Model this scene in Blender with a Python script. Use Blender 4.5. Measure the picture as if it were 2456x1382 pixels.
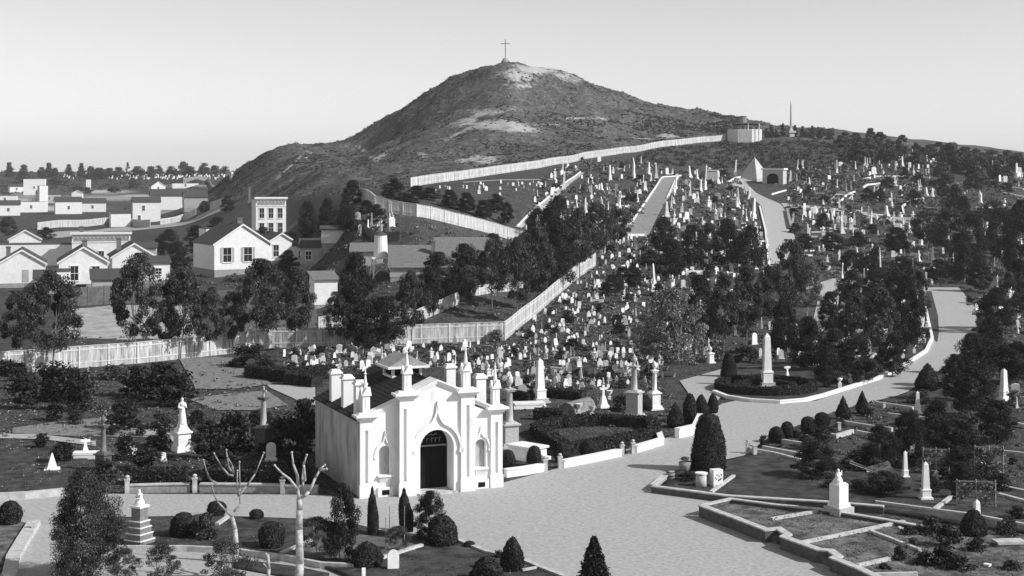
import bpy, math, random
import numpy as np
from mathutils import Vector
PI = math.pi
for o in list(bpy.data.objects): bpy.data.objects.remove(o)
scn = bpy.context.scene
COL = scn.collection
F = 3592.0; CX = 1228.0; HY = 430.0; CZ = 17.7

# ---------------------------------------------------------------- camera, sky, sun
cd = bpy.data.cameras.new('camera'); cam = bpy.data.objects.new('camera', cd); COL.objects.link(cam)
cam.location = (0, 0, CZ); cam.rotation_euler = (PI/2, 0, 0)
cd.sensor_width = 36; cd.lens = 36*F/2456; cd.shift_y = -(691-HY)/2456
cd.clip_start = 1; cd.clip_end = 20000
scn.camera = cam
SUN_EL = math.radians(36); SAZ = Vector((.95, -.31, 0)).normalized()
S = Vector((SAZ.x*math.cos(SUN_EL), SAZ.y*math.cos(SUN_EL), math.sin(SUN_EL)))
w = bpy.data.worlds.new('World'); scn.world = w; w.use_nodes = True
nt = w.node_tree; nt.nodes.clear()
sky = nt.nodes.new('ShaderNodeTexSky'); sky.sky_type = 'NISHITA'; sky.sun_disc = False
sky.sun_elevation = SUN_EL; sky.sun_rotation = math.atan2(SAZ.x, SAZ.y)
sky.air_density = 1.0; sky.dust_density = 0.35
sep = nt.nodes.new('ShaderNodeRGBToBW')               # a monochrome plate
bg = nt.nodes.new('ShaderNodeBackground'); bg.inputs[1].default_value = 0.15
wo = nt.nodes.new('ShaderNodeOutputWorld')
nt.links.new(sky.outputs[0], sep.inputs[0]); nt.links.new(sep.outputs[0], bg.inputs[0]); nt.links.new(bg.outputs[0], wo.inputs[0])
sd = bpy.data.lights.new('sun', 'SUN'); sd.energy = 5.0; sd.angle = math.radians(.53); sd.color = (1, 1, 1)
so = bpy.data.objects.new('sun', sd); COL.objects.link(so); so.rotation_euler = S.to_track_quat('Z', 'Y').to_euler()
scn.view_settings.view_transform = 'Standard'; scn.view_settings.look = 'None'
scn.view_settings.exposure = 0.0; scn.view_settings.gamma = 1; scn.view_settings.use_curve_mapping = False

# ---------------------------------------------------------------- terrain
def npi(tab, i, u): return np.interp(u, [t[0] for t in tab], [t[i] for t in tab])
RD = [(-800,235,700),(600,235,700),(700,235,688),(850,222,612),(1000,232,545),(1150,242,580),(1270,252,608),(1400,235,648),(1600,235,655),(1800,235,662),(2100,235,688),(2456,235,690),(3200,235,695)]
RD2 = [(-800,320,629),(500,320,629),(700,310,590),(850,250,480),(1000,260,490),(1212,285,500),(1400,300,510),(1600,330,485),(1800,360,485),(2100,340,530),(2456,340,540),(3200,340,560)]
RD3 = [(-800,440,575),(300,440,575),(500,430,548),(700,370,530),(850,292,470),(1000,290,463),(1212,318,442),(1400,360,428),(1600,420,402),(1800,450,425),(2100,440,432),(2456,430,445),(3200,430,480)]
RE = [(-800,560,545),(300,560,543),(450,540,535),(500,520,505),(560,480,495),(640,450,490),(700,420,485),(850,330,462),(985,312,452),(1100,330,434),(1212,352,418),(1400,425,386),(1500,465,371),(1600,500,354),(1750,540,338),(1900,530,338),(2100,520,352),(2300,510,372),(2456,500,388),(3200,500,440)]
RF = [(-800,720,508),(300,720,508),(450,640,490),(500,600,478),(560,550,455),(640,510,428),(700,500,410),(850,460,410),(1000,440,395),(1212,460,368),(1400,490,340),(1600,540,318),(1750,558,312),(1900,555,320),(2100,545,335),(2300,540,358),(2456,530,378),(3200,530,440)]
RF2 = [(-800,860,480),(300,860,480),(450,760,476),(500,650,466),(540,610,448),(586,580,425),(640,560,392),(700,555,372),(760,560,372),(850,560,372),(1000,545,312),(1100,540,268),(1212,530,245),(1400,550,258),(1500,565,272),(1600,570,288),(1750,575,294),(1900,575,306),(2100,565,325),(2300,560,350),(2456,560,372),(3200,560,440)]
RG = [(-800,1000,462),(300,1000,462),(450,860,465),(500,720,456),(540,660,431),(586,625,404),(620,610,382),(665,602,357),(700,600,350),(760,615,350),(800,630,347),(835,638,341),(915,618,291),(1013,598,230),(1081,590,193),(1150,585,164),(1199,580,151),(1240,580,152),(1306,585,160),(1379,590,188),(1453,595,215),(1550,603,240),(1640,608,258),(1697,610,269),(1770,610,288),(1830,605,298),(2000,600,315),(2100,590,325),(2300,590,345),(2456,600,368),(3200,600,440)]
ug = np.concatenate([np.arange(-1600, -20, 40), np.arange(-20, 2480, 9.0), np.arange(2490, 4100, 40)])
lyg = np.concatenate([np.linspace(math.log(25), math.log(60), 20, endpoint=False), np.linspace(math.log(60), math.log(280), 130, endpoint=False),
    np.linspace(math.log(280), math.log(640), 210, endpoint=False), np.linspace(math.log(640), math.log(1400), 65, endpoint=False), np.linspace(math.log(1400), math.log(7000), 20)])
Yg = np.exp(lyg)
def smooth_u(a, s=18):
    k = int(4*s); ue = np.arange(ug[0], ug[-1]+5, 5.0); b = np.interp(ue, ug, a)
    x = np.arange(-12, 13)*5.0; g = np.exp(-x*x/(2*s*s)); g /= g.sum()
    b = np.convolve(np.pad(b, 12, mode='edge'), g, 'valid'); return np.interp(ug, ue, b)
rows = []
def zrow(Y, z): rows.append((np.broadcast_to(np.asarray(Y, float), ug.shape).copy(), np.broadcast_to(np.asarray(z, float), ug.shape).copy()))
def prow(tab):
    Y = smooth_u(npi(tab, 1, ug)); py = smooth_u(npi(tab, 2, ug)); zrow(Y, CZ+(HY-py)/F*Y)
zrow(25, 0); zrow(60, 0); zrow(100, 0); zrow(165, 0)
for t in (RD, RD2, RD3, RE, RF, RF2, RG): prow(t)
gY, gZ = rows[-1]
left = np.clip((560-ug)/80, 0, 1)
zrow(gY+130, left*(CZ+(HY-442)/F*1120)+(1-left)*(np.maximum(gZ-26, 2)))
l2 = np.clip((700-ug)/100, 0, 1)
zrow(1290, l2*(CZ+(HY-413)/F*1290)+(1-l2)*(-2))
zrow(2500, -12); zrow(7000, -30)
KY = np.log(np.array([r[0] for r in rows])); KZ = np.array([r[1] for r in rows])
def pchip(x, y, q):
    h = np.diff(x); d = np.diff(y)/h; n = len(x); m = np.zeros(n)
    for i in range(1, n-1):
        if d[i-1]*d[i] > 0:
            w1 = 2*h[i]+h[i-1]; w2 = h[i]+2*h[i-1]; m[i] = (w1+w2)/(w1/d[i-1]+w2/d[i])
    i = np.clip(np.searchsorted(x, q)-1, 0, n-2); t = (q-x[i])/h[i]
    return (1+2*t)*(1-t)**2*y[i]+t*(1-t)**2*h[i]*m[i]+t*t*(3-2*t)*y[i+1]+t*t*(t-1)*h[i]*m[i+1]
Z = np.array([pchip(KY[:, i], KZ[:, i], lyg) for i in range(len(ug))])     # [u, y]
rng0 = np.random.default_rng(5); LAT = rng0.random((256, 256))
def vnoise(x, y):
    xi = np.floor(x).astype(int); yi = np.floor(y).astype(int); fx = x-xi; fy = y-yi
    fx = fx*fx*(3-2*fx); fy = fy*fy*(3-2*fy)
    a = LAT[xi & 255, yi & 255]; b = LAT[(xi+1) & 255, yi & 255]; c = LAT[xi & 255, (yi+1) & 255]; d = LAT[(xi+1) & 255, (yi+1) & 255]
    return a*(1-fx)*(1-fy)+b*fx*(1-fy)+c*(1-fx)*fy+d*fx*fy
XX = (ug[:, None]-CX)/F*Yg[None, :]; YY = np.broadcast_to(Yg[None, :], XX.shape)
PY0 = HY+F*(CZ-Z)/Yg[None, :]
# hill mask: everything behind the boundary fence line
fenY = np.interp(ug, [t[0] for t in RE], [t[1] for t in RE])
hm = np.clip((Yg[None, :]-fenY[:, None]-12)/40, 0, 1)*np.clip((ug[:, None]-470)/60, 0, 1)*np.clip((2150-ug[:, None])/200, 0.25, 1)
Z += hm*((vnoise(XX/28, YY/28)-.5)*2.8+(vnoise(XX/11+9, YY/11)-.5)*2.0+(vnoise(XX/4+3, YY/4)-.5)*1.3)*np.clip((760-YY)/100, 0, 1)
lm = np.clip((Yg[None, :]-300)/100, 0, 1)*(1-hm)
Z += lm*(vnoise(XX/20+7, YY/20)-.5)*.8
Z[:, Yg < 58] = 0
PYP = HY+F*(CZ-Z)/Yg[None, :]
def gz(X, Y):
    Y = max(Y, 25.01); u = CX+F*X/Y; u = min(max(u, ug[0]), ug[-1]-.01)
    i = int(np.searchsorted(ug, u, 'right'))-1; i = min(max(i, 0), len(ug)-2); t = (u-ug[i])/(ug[i+1]-ug[i])
    ly = math.log(Y); j = int(np.searchsorted(lyg, ly, 'right'))-1; j = min(max(j, 0), len(lyg)-2); s = (Y-Yg[j])/(Yg[j+1]-Yg[j])
    return float((Z[i, j]*(1-t)+Z[i+1, j]*t)*(1-s)+(Z[i, j+1]*(1-t)+Z[i+1, j+1]*t)*s)
def W(px, py):
    """where the line of sight through a picture point meets the terrain"""
    i = int(np.searchsorted(ug, px, 'right'))-1; i = min(max(i, 0), len(ug)-2); t = (px-ug[i])/(ug[i+1]-ug[i])
    M = np.minimum.accumulate(PYP[i]*(1-t)+PYP[i+1]*t)
    k = int(np.searchsorted(-M, -py)); 
    if k <= 0: Y = max(25.1, F*CZ/max(py-HY, 1))
    elif k >= len(M): k = int(np.argmin(M)); Y = Yg[k]
    else:
        a, b = M[k-1], M[k]; s = (a-py)/(a-b) if a > b else 0; Y = Yg[k-1]+(Yg[k]-Yg[k-1])*s
    X = (px-CX)/F*Y
    return Vector((X, Y, gz(X, Y)))
def at(px, Y): X = (px-CX)/F*Y; return Vector((X, Y, gz(X, Y)))
def mpp(p): return p.y/F

# ---------------------------------------------------------------- materials (a monochrome plate: every colour is a grey)
MT = {}
def mat(name, v, v2=None, scale=3.0, rough=.9, bump=0., bscale=None, detail=6, spec=.25, lo=.35, hi=.65, bands=None, coord='pos', trans=0., zs=1.):
    m = bpy.data.materials.new(name); m.use_nodes = True; n = m.node_tree.nodes; l = m.node_tree.links; b = n['Principled BSDF']
    b.inputs['Roughness'].default_value = rough; b.inputs['Specular IOR Level'].default_value = spec
    if coord == 'pos': co = n.new('ShaderNodeNewGeometry').outputs['Position']
    else: co = n.new('ShaderNodeTexCoord').outputs['Object']
    if zs != 1.:
        vm = n.new('ShaderNodeVectorMath'); vm.operation = 'MULTIPLY'; vm.inputs[1].default_value = (1, 1, zs); l.new(co, vm.inputs[0]); co = vm.outputs[0]
    if v2 is None: v2 = v*.8
    nz = n.new('ShaderNodeTexNoise'); nz.inputs['Scale'].default_value = scale; nz.inputs['Detail'].default_value = detail; nz.inputs['Roughness'].default_value = .65
    l.new(co, nz.inputs['Vector'])
    mr = n.new('ShaderNodeMapRange'); mr.inputs[1].default_value = lo; mr.inputs[2].default_value = hi; mr.inputs[3].default_value = v; mr.inputs[4].default_value = v2
    l.new(nz.outputs[0], mr.inputs[0]); out = mr.outputs[0]
    hsrc = None
    if bands:
        per, depth = bands
        sx = n.new('ShaderNodeSeparateXYZ'); tc = n.new('ShaderNodeTexCoord'); l.new(tc.outputs['Object'], sx.inputs[0])
        mo = n.new('ShaderNodeMath'); mo.operation = 'DIVIDE'; l.new(sx.outputs[2], mo.inputs[0]); mo.inputs[1].default_value = per
        fr = n.new('ShaderNodeMath'); fr.operation = 'FRACT'; l.new(mo.outputs[0], fr.inputs[0]); iv = n.new('ShaderNodeMath'); iv.operation = 'SUBTRACT'; iv.inputs[0].default_value = 1; l.new(fr.outputs[0], iv.inputs[1]); hsrc = iv.outputs[0]
    if bump > 0 or hsrc:
        bp = n.new('ShaderNodeBump'); bp.inputs['Strength'].default_value = .8; bp.inputs['Distance'].default_value = bump if bump > 0 else bands[1]
        if hsrc: l.new(hsrc, bp.inputs['Height'])
        else:
            n2 = n.new('ShaderNodeTexNoise'); n2.inputs['Scale'].default_value = bscale or scale*4; n2.inputs['Detail'].default_value = 4; l.new(co, n2.inputs['Vector']); l.new(n2.outputs[0], bp.inputs['Height'])
        l.new(bp.outputs[0], b.inputs['Normal'])
    if name.startswith('leaf') or name in ('undergrowth', 'topiary'):      # random leaves coloured lighter to paint in sun glints
        gi = n.new('ShaderNodeNewGeometry').outputs['Random Per Island']; m2 = n.new('ShaderNodeMapRange'); m2.inputs[1].default_value = .72; m2.inputs[2].default_value = 1; m2.inputs[3].default_value = 0; m2.inputs[4].default_value = v2*1.9; l.new(gi, m2.inputs[0])
        ad = n.new('ShaderNodeMath'); ad.operation = 'ADD'; l.new(out, ad.inputs[0]); l.new(m2.outputs[0], ad.inputs[1]); out = ad.outputs[0]
    l.new(out, b.inputs['Base Color']); MT[name] = m; return m
mat('marble', .86, .72, 2.5, .6, .01); mat('stucco', .80, .56, 1.9, .85, .012, 12, lo=.52, hi=.78, zs=.3, detail=9); mat('weathered_shaded_stucco', .56, .27, 1.6, .9, .01, 12, detail=9, zs=.3)  # side-wall stucco: weathering stains plus shade painted in as a darker tone
mat('granite', .50, .36, 9, .7, .01); mat('shaded_stone', .13, .07, 3, .9, .03, 9); mat('branch_bark', .36, .14, 5, .9); mat('old_stone', .26, .14, 6, .85, .01); mat('dark_stone', .13, .08, 6, .6); mat('coping_stone', .58, .36, 3, .85, .015, 14)  # retaining-wall stone is darkened to paint the shaded face into its colour
mat('retaining_stone', .38, .24, 3, .9, .03, 9); mat('white_paint', .86, .74, 1.5, .7, bands=(.17, .012)); mat('white_trim', .82, .72, 2, .6)
mat('grey_paint', .45, .36, 1.5, .8, bands=(.17, .012)); mat('fence_board', .74, .22, 3.2, .9, .01, 20, detail=8, zs=.12); mat('fence_dark', .16, .09, 1.5, .9)
mat('fence_white', .72, .42, 3.2, .9, .01, 20, detail=8, zs=.12); mat('fence_post', .72, .52, 3, .85); mat('shingle', .085, .05, 2.5, .9, bands=(.16, .02)); mat('shingle_light', .2, .14, 2.5, .9, bands=(.16, .02))
mat('slate', .038, .022, 3.5, .9, .01, 10, spec=.08); mat('door_dark', .014, .009, 6, .9, spec=.05); mat('glass', .02, .03, 1, .12, spec=.6); mat('brick', .2, .13, 8, .9, .01)
mat('gravel_road', .46, .27, 4.5, .95, .008, 20, detail=14, lo=.3, hi=.7); mat('light_earth', .44, .22, .5, .95, .06, 3, detail=10); mat('gravel_plot', .27, .11, 3.2, .95, .05, 9, detail=10)
mat('lawn', .022, .095, 1.1, .95, .06, 9, detail=12, lo=.38, hi=.72); mat('lawn_dry', .045, .21, 1.1, .95, .06, 9, detail=12, lo=.38, hi=.66); mat('bed_earth', .075, .15, 1.6, .95, .06, 7, detail=10)
mat('leaf', .010, .062, 1.3, .8, spec=.22); mat('leaf_dark', .008, .032, 1.1, .85, spec=.12); mat('leaf_light', .04, .17, 1.5, .75, spec=.25); mat('leaf_far', .028, .062, .2, .9, spec=.1)
mat('topiary', .012, .042, 4, .85, spec=.12); mat('core', .010, .016, 2, 1, spec=0); mat('bark', .10, .05, 5, .95); mat('bark_pale', .52, .26, 5, .8, .02, 14); mat('bark_grey', .22, .1, 4, .9)
mat('wood', .32, .18, 4, .9); mat('iron', .04, .025, 4, .6); mat('undergrowth', .012, .17, .5, .9, spec=.12); mat('tank_paint', .75, .6, 1.2, .8); mat('scrub', .028, .085, .12, .95, spec=.05)
mat('shade_toned_stone', .22, .14, 6, .8, .01); mat('rut', .36, .27, 2.2, .95, .01, 12); mat('path_earth', .27, .17, 1.2, .95, .02, 10, detail=10); mat('terracotta', .42, .3, 3, .85)  # stepped monument stone kept dark, painting in the shade of its front face

# ground material: dark turf with paler worn earth; hill material adds the bare sand marked in the vertex attribute
def ground_mat(name, dark, mid, light, sc, sandv=.5):
    m = bpy.data.materials.new(name); m.use_nodes = True; n = m.node_tree.nodes; l = m.node_tree.links; b = n['Principled BSDF']
    b.inputs['Roughness'].default_value = 1; b.inputs['Specular IOR Level'].default_value = .05
    co = n.new('ShaderNodeNewGeometry').outputs['Position']
    def noise(s, d=10, r=.65):
        q = n.new('ShaderNodeTexNoise'); q.inputs['Scale'].default_value = s; q.inputs['Detail'].default_value = d; q.inputs['Roughness'].default_value = r; l.new(co, q.inputs['Vector']); return q.outputs[0]
    def mr(src, a, b_, c, d):
        q = n.new('ShaderNodeMapRange'); l.new(src, q.inputs[0]); q.inputs[1].default_value = a; q.inputs[2].default_value = b_; q.inputs[3].default_value = c; q.inputs[4].default_value = d; return q.outputs[0]
    def mathn(op, a, b_):
        q = n.new('ShaderNodeMath'); q.operation = op
        for i, x in enumerate((a, b_)):
            if isinstance(x, float): q.inputs[i].default_value = x
            else: l.new(x, q.inputs[i])
        return q.outputs[0]
    base = mr(noise(sc), .35, .65, dark, mid); fine = mr(noise(sc*7, 8, .7), .5, .75, 0., light)
    v = mathn('ADD', base, fine)
    at_ = n.new('ShaderNodeAttribute'); at_.attribute_name = 'sand'
    ns = noise(sc*1.3, 8, .6); mask = mr(mathn('ADD', at_.outputs['Fac'], mathn('MULTIPLY', mathn('ADD', ns, noise(sc*5, 9, .75)), .66)), .86, 1.02, 0., 1.)
    mx = n.new('ShaderNodeMix'); mx.data_type = 'FLOAT'; l.new(mask, mx.inputs[0]); l.new(v, mx.inputs[2]); mx.inputs[3].default_value = sandv
    l.new(mx.outputs[0], b.inputs['Base Color'])
    bp = n.new('ShaderNodeBump'); bp.inputs['Strength'].default_value = .9; bp.inputs['Distance'].default_value = .35/sc*.3; l.new(noise(sc*3, 8, .7), bp.inputs['Height']); l.new(bp.outputs[0], b.inputs['Normal'])
    MT[name] = m
ground_mat('turf', .020, .070, .24, .6, .42); ground_mat('hillside', .052, .112, .20, .10, .40)

# ---------------------------------------------------------------- helpers
def mesh_np(name, V, Fq, mat_, smooth=False, n=4):
    me = bpy.data.meshes.new(name); V = np.asarray(V, np.float32); Fq = np.asarray(Fq, np.int32)
    me.vertices.add(len(V)); me.vertices.foreach_set('co', V.ravel()); k = len(Fq)
    me.loops.add(k*n); me.loops.foreach_set('vertex_index', Fq.ravel()); me.polygons.add(k)
    me.polygons.foreach_set('loop_start', np.arange(k, dtype=np.int32)*n); me.polygons.foreach_set('loop_total', np.full(k, n, np.int32))
    if smooth: me.polygons.foreach_set('use_smooth', np.ones(k, bool))
    me.update(calc_edges=True)
    if mat_: me.materials.append(MT[mat_])
    return me
def link(name, me, parent=None, loc=(0, 0, 0), rz=0, sc=(1, 1, 1)):
    o = bpy.data.objects.new(name, me); COL.objects.link(o); o.location = loc; o.rotation_euler = (0, 0, rz); o.scale = sc
    if parent: o.parent = parent
    return o
NAT = []
USED = {}
def tag(o, label=None, cat=None, group=None, kind=None):
    if label: o['label'] = label
    if cat: o['category'] = cat
    if group: o['group'] = group
    if kind: o['kind'] = kind
    return o
def thing(name, label, cat, loc=(0, 0, 0), rz=0, group=None, sc=(1, 1, 1)):
    o = bpy.data.objects.new(name, None); o.empty_display_size = .2; COL.objects.link(o); o.location = loc; o.rotation_euler = (0, 0, rz); o.scale = sc
    return tag(o, label, cat, group)
def copy_thing(root, loc, rz=0, sc=(1, 1, 1), label=None, group=None, name=None):
    r = root.copy(); COL.objects.link(r); r.location = loc; r.rotation_euler = (0, 0, rz); r.scale = sc
    if label: r['label'] = label
    if group: r['group'] = group
    def rec(a, b):
        for ch in KIDS.get(a, []):
            c = ch.copy(); COL.objects.link(c); c.parent = b; rec(ch, c)
    rec(root, r); return r
KIDS = {}
class MB:
    def __init__(s): s.v = []; s.f = []
    def add(s, vs, fs): b = len(s.v); s.v += [tuple(x) for x in vs]; s.f += [tuple(b+i for i in f) for f in fs]; return s
    def box(s, x0, x1, y0, y1, z0, z1, tx=0, ty=0):
        """tx,ty: inset of the top"""
        vs = [(x0, y0, z0), (x1, y0, z0), (x1, y1, z0), (x0, y1, z0), (x0+tx, y0+ty, z1), (x1-tx, y0+ty, z1), (x1-tx, y1-ty, z1), (x0+tx, y1-ty, z1)]
        return s.add(vs, [(3, 2, 1, 0), (4, 5, 6, 7), (0, 1, 5, 4), (1, 2, 6, 5), (2, 3, 7, 6), (3, 0, 4, 7)])
    def cbox(s, cx, cy, z0, sx, sy, h, t=0): return s.box(cx-sx/2, cx+sx/2, cy-sy/2, cy+sy/2, z0, z0+h, t, t)
    def prism(s, poly, y0, y1):
        """poly in x,z extruded along y"""
        n = len(poly); vs = [(x, y0, z) for x, z in poly]+[(x, y1, z) for x, z in poly]
        fs = [tuple(range(n)), tuple(range(2*n-1, n-1, -1))]+[(i+n, (i+1) % n+n, (i+1) % n, i) for i in range(n)]
        return s.add(vs, fs)
    def lathe(s, prof, n=12, cx=0, cy=0, z=0):
        vs = []; fs = []
        for r, h in prof:
            for k in range(n): a = 2*PI*k/n; vs.append((cx+r*math.cos(a), cy+r*math.sin(a), z+h))
        for i in range(len(prof)-1):
            for k in range(n): fs.append((i*n+k, i*n+(k+1) % n, (i+1)*n+(k+1) % n, (i+1)*n+k))
        fs.append(tuple(range(n-1, -1, -1))); fs.append(tuple((len(prof)-1)*n+k for k in range(n)))
        return s.add(vs, fs)
    def tube(s, p0, p1, r0, r1=None, n=6):
        if r1 is None: r1 = r0
        p0 = Vector(p0); p1 = Vector(p1); d = (p1-p0).normalized(); a = d.orthogonal().normalized(); b = d.cross(a); vs = []
        for p, r in ((p0, r0), (p1, r1)):
            for k in range(n): t = 2*PI*k/n; vs.append(p+a*(r*math.cos(t))+b*(r*math.sin(t)))
        return s.add(vs, [(k, (k+1) % n, n+(k+1) % n, n+k) for k in range(n)]+[tuple(range(n-1, -1, -1)), tuple(range(n, 2*n))])
    def path(s, pts, rs, n=6):
        for i in range(len(pts)-1): s.tube(pts[i], pts[i+1], rs[i], rs[i+1], n)
        return s
    def mesh(s, name, m, smooth=False):
        me = bpy.data.meshes.new(name); me.from_pydata(s.v, [], s.f); me.materials.append(MT[m])
        if smooth: me.polygons.foreach_set('use_smooth', np.ones(len(me.polygons), bool))
        me.update(); return me
    def build(s, name, m, parent=None, smooth=False, **k):
        o = link(name, s.mesh(name, m, smooth), parent, **k)
        if parent is not None: KIDS.setdefault(parent, []).append(o)
        return o
def child(parent, o): KIDS.setdefault(parent, []).append(o); return o

# landmark based labels
LM = [((1030, 1080), 'the white gothic chapel'), ((335, 1300), 'the stepped monument'), ((437, 1080), 'the tall statue pedestal'), ((915, 690), 'the small water tower'), ((650, 590), 'the tall flat-roofed house'),
      ((565, 640), 'the white shuttered house'), ((1825, 430), 'the pyramid tomb'), ((1790, 330), 'the white hilltop reservoir'), ((1838, 925), 'the big obelisk in the round plot'), ((1700, 1170), 'the clipped cone'),
      ((1545, 495), 'the long sloping path'), ((1870, 570), 'the uphill avenue'), ((2270, 760), 'the right-hand avenue'), ((2012, 1245), 'the kneeling-figure monument'), ((1518, 1000), 'the tall urn column'), ((1215, 815), 'the corner of the board fence'),
      ((1000, 520), 'the pale yard fence'), ((200, 690), 'the row of gabled cottages'), ((350, 540), 'the distant two-storey house'), ((2330, 1130), 'the vine-covered trellis'), ((715, 1360), 'the right pollarded tree'), ((558, 1330), 'the left pollarded tree'),
      ((1425, 1382), 'the spruce at the bottom edge'), ((1640, 880), 'the mottled tree by the side path'), ((2150, 400), 'the white hillside graves'), ((2410, 950), 'the white obelisk at the right'), ((1212, 150), 'the summit cross'), ((100, 420), 'the far cemetery ridge')]
def rel(px, py, skip=0):
    c = sorted((math.hypot((px-a)*1., (py-b)*1.6), a, b, nm) for (a, b), nm in LM); out = []
    for d, a, b, nm in c[:4]:
        dx, dy = px-a, (py-b)*1.6
        if abs(dx) > abs(dy): q = 'left of' if dx < 0 else 'right of'
        else: q = 'behind' if dy < 0 else 'in front of'
        f = 'just ' if d < 70 else ('' if d < 190 else 'well ')
        out.append(f+q+' '+nm)
    return out
def uniq(base, px, py):
    r = rel(px, py)
    for c in (base+' '+r[0], base+' '+r[0]+', '+r[1]):
        if c not in USED and len(c.split()) <= 16: USED[c] = 1; return c
    adjs = ('smaller', 'fuller', 'lower', 'darker', 'narrower', 'broader', 'shaggier', 'sparser', 'next', 'nearer', 'farther', 'second', 'third', 'fourth', 'fifth', 'sixth')
    for a in adjs[8:]:
        c = a+' '+base+' '+r[0]
        if c not in USED and len(c.split()) <= 16: USED[c] = 1; return c
    return base+' '+r[0]

# ---------------------------------------------------------------- ground sheet
nu, ny = Z.shape
def sheet(name, i_sel, m, sand=None):
    V = np.stack([XX, YY, Z], -1).reshape(-1, 3); idx = np.arange(nu*ny).reshape(nu, ny)
    q = np.stack([idx[:-1, :-1], idx[1:, :-1], idx[1:, 1:], idx[:-1, 1:]], -1)[i_sel]
    used = np.unique(q); mp = np.zeros(nu*ny, np.int64); mp[used] = np.arange(len(used))
    me = mesh_np(name, V[used], mp[q.reshape(-1, 4)], m, True)
    a = me.attributes.new('sand', 'FLOAT', 'POINT'); a.data.foreach_set('value', sand.ravel()[used].astype(np.float32))
    return me
sand = np.zeros_like(Z)
def blob(px, py, rx, ry, s, ang=0):
    global sand
    dx = (ug[:, None]-px); dy = (PYP-py); c, sn = math.cos(ang), math.sin(ang)
    rx *= 1.35; ry *= 1.35; s = .30+(s-.4)*.55
    e = ((dx*c+dy*sn)/rx)**2+((-dx*sn+dy*c)/ry)**2
    sand = np.maximum(sand, s*np.exp(-e))
hillw = (YY > fenY[:, None]+6)
for b in [(1290, 165, 75, 13, .62), (1240, 180, 50, 16, .55), (1350, 180, 35, 12, .5), (1250, 205, 45, 7, .42), (1380, 190, 30, 9, .42), (1170, 270, 55, 11, .5), (1190, 300, 60, 13, .66), (1130, 295, 60, 18, .42), (1230, 310, 60, 8, .6),
          (1300, 300, 60, 7, .4), (1400, 283, 60, 5, .42), (1100, 320, 50, 7, .4, -.5), (1165, 383, 42, 9, .7), (1120, 388, 30, 8, .45), (895, 380, 22, 5, .6, .6), (915, 375, 18, 5, .55, -.6), (870, 360, 18, 5, .5, .5), (1600, 325, 28, 5, .6),
          (1550, 335, 40, 5, .42), (700, 395, 60, 2.5, .5, -.75), (780, 490, 60, 4, .4), (1010, 372, 30, 8, .35), (740, 375, 20, 2.5, .42, -.8)]: blob(*b)
sand *= hillw
for b in [(620, 500, 0, 0, 0)]: pass
def pblob(px, py, rx, ry, s):
    global sand
    sand = np.maximum(sand, s*np.exp(-((ug[:, None]-px)/rx)**2-((PYP-py)/ry)**2))
for b in [(280, 475, 260, 12, .32), (150, 500, 160, 12, .3), (60, 470, 90, 14, .3), (430, 446, 120, 4, .36), (250, 460, 90, 6, .45), (330, 470, 60, 4, .5), (120, 500, 80, 8, .45), (310, 780, 60, 26, .2), (40, 480, 60, 8, .4)]: pblob(*b)
cu = (ug[:-1]+ug[1:])/2
hsel = (Yg[None, :-1] > (np.interp(cu, [t[0] for t in RE], [t[1] for t in RE]))[:, None]+5) & (cu[:, None] > 440) & (cu[:, None] < 3000) & (Yg[None, :-1] < 760)
tag(link('ground', sheet('ground', ~hsel, 'turf', sand)), kind='structure')
tag(link('hill', sheet('hill', hsel, 'hillside', sand)), kind='structure')
g2 = MB(); xs = [float(XX[0, 0]), float(XX[-1, 0])]
g2.add([(-900, -600, 0), (900, -600, 0), (xs[1], 25, 0), (xs[0], 25, 0)], [(0, 1, 2, 3)])
g2.add([(-900, -600, 0), (xs[0], 25, 0), (float(XX[0, -1]), 7000, -30), (-9000, 7000, -30)], [(0, 1, 2, 3)]); g2.add([(900, -600, 0), (9000, 7000, -30), (float(XX[-1, -1]), 7000, -30), (xs[1], 25, 0)], [(0, 1, 2, 3)])
tag(g2.build('outer_ground', 'turf'), kind='structure')

def resample(pts, n):
    P = [Vector(p) for p in pts]; d = [0]
    for a, b in zip(P, P[1:]): d.append(d[-1]+(b-a).length)
    out = []
    for i in range(n):
        t = d[-1]*i/(n-1); k = max(0, min(len(P)-2, int(np.searchsorted(d, t))-1)); s = (t-d[k])/max(d[k+1]-d[k], 1e-6); out.append(P[k].lerp(P[k+1], s))
    return out
def strip(name, A, B, m, lift=.04, n=40, c=10, skirt=0., kind='structure', label=None, cat=None, world=False, jit=0.):
    a = resample([(W(*p) if not world else Vector(p)) for p in A], n); b = resample([(W(*p) if not world else Vector(p)) for p in B], n)
    V = []; rr = random.Random(3)
    for p, q in zip(a, b):
        for k in range(c+1):
            t = k/c; x = p.x+(q.x-p.x)*t; y = p.y+(q.y-p.y)*t
            if jit and k in (0, c): x += rr.uniform(-jit, jit); y += rr.uniform(-jit, jit)
            V.append((x, y, gz(x, y)+lift))
    Q = [(i*(c+1)+k, i*(c+1)+k+1, (i+1)*(c+1)+k+1, (i+1)*(c+1)+k) for i in range(n-1) for k in range(c)]
    if skirt:
        ring = [k for k in range(c+1)]+[i*(c+1)+c for i in range(1, n)]+[(n-1)*(c+1)+k for k in range(c-1, -1, -1)]+[i*(c+1) for i in range(n-2, 0, -1)]
        b0 = len(V); V += [(V[i][0], V[i][1], V[i][2]-skirt) for i in ring]; L = len(ring)
        Q += [(ring[j], b0+j, b0+(j+1) % L, ring[(j+1) % L]) for j in range(L)]
    o = link(name, mesh_np(name, V, Q, m)); return tag(o, label, cat, kind=kind)
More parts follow.
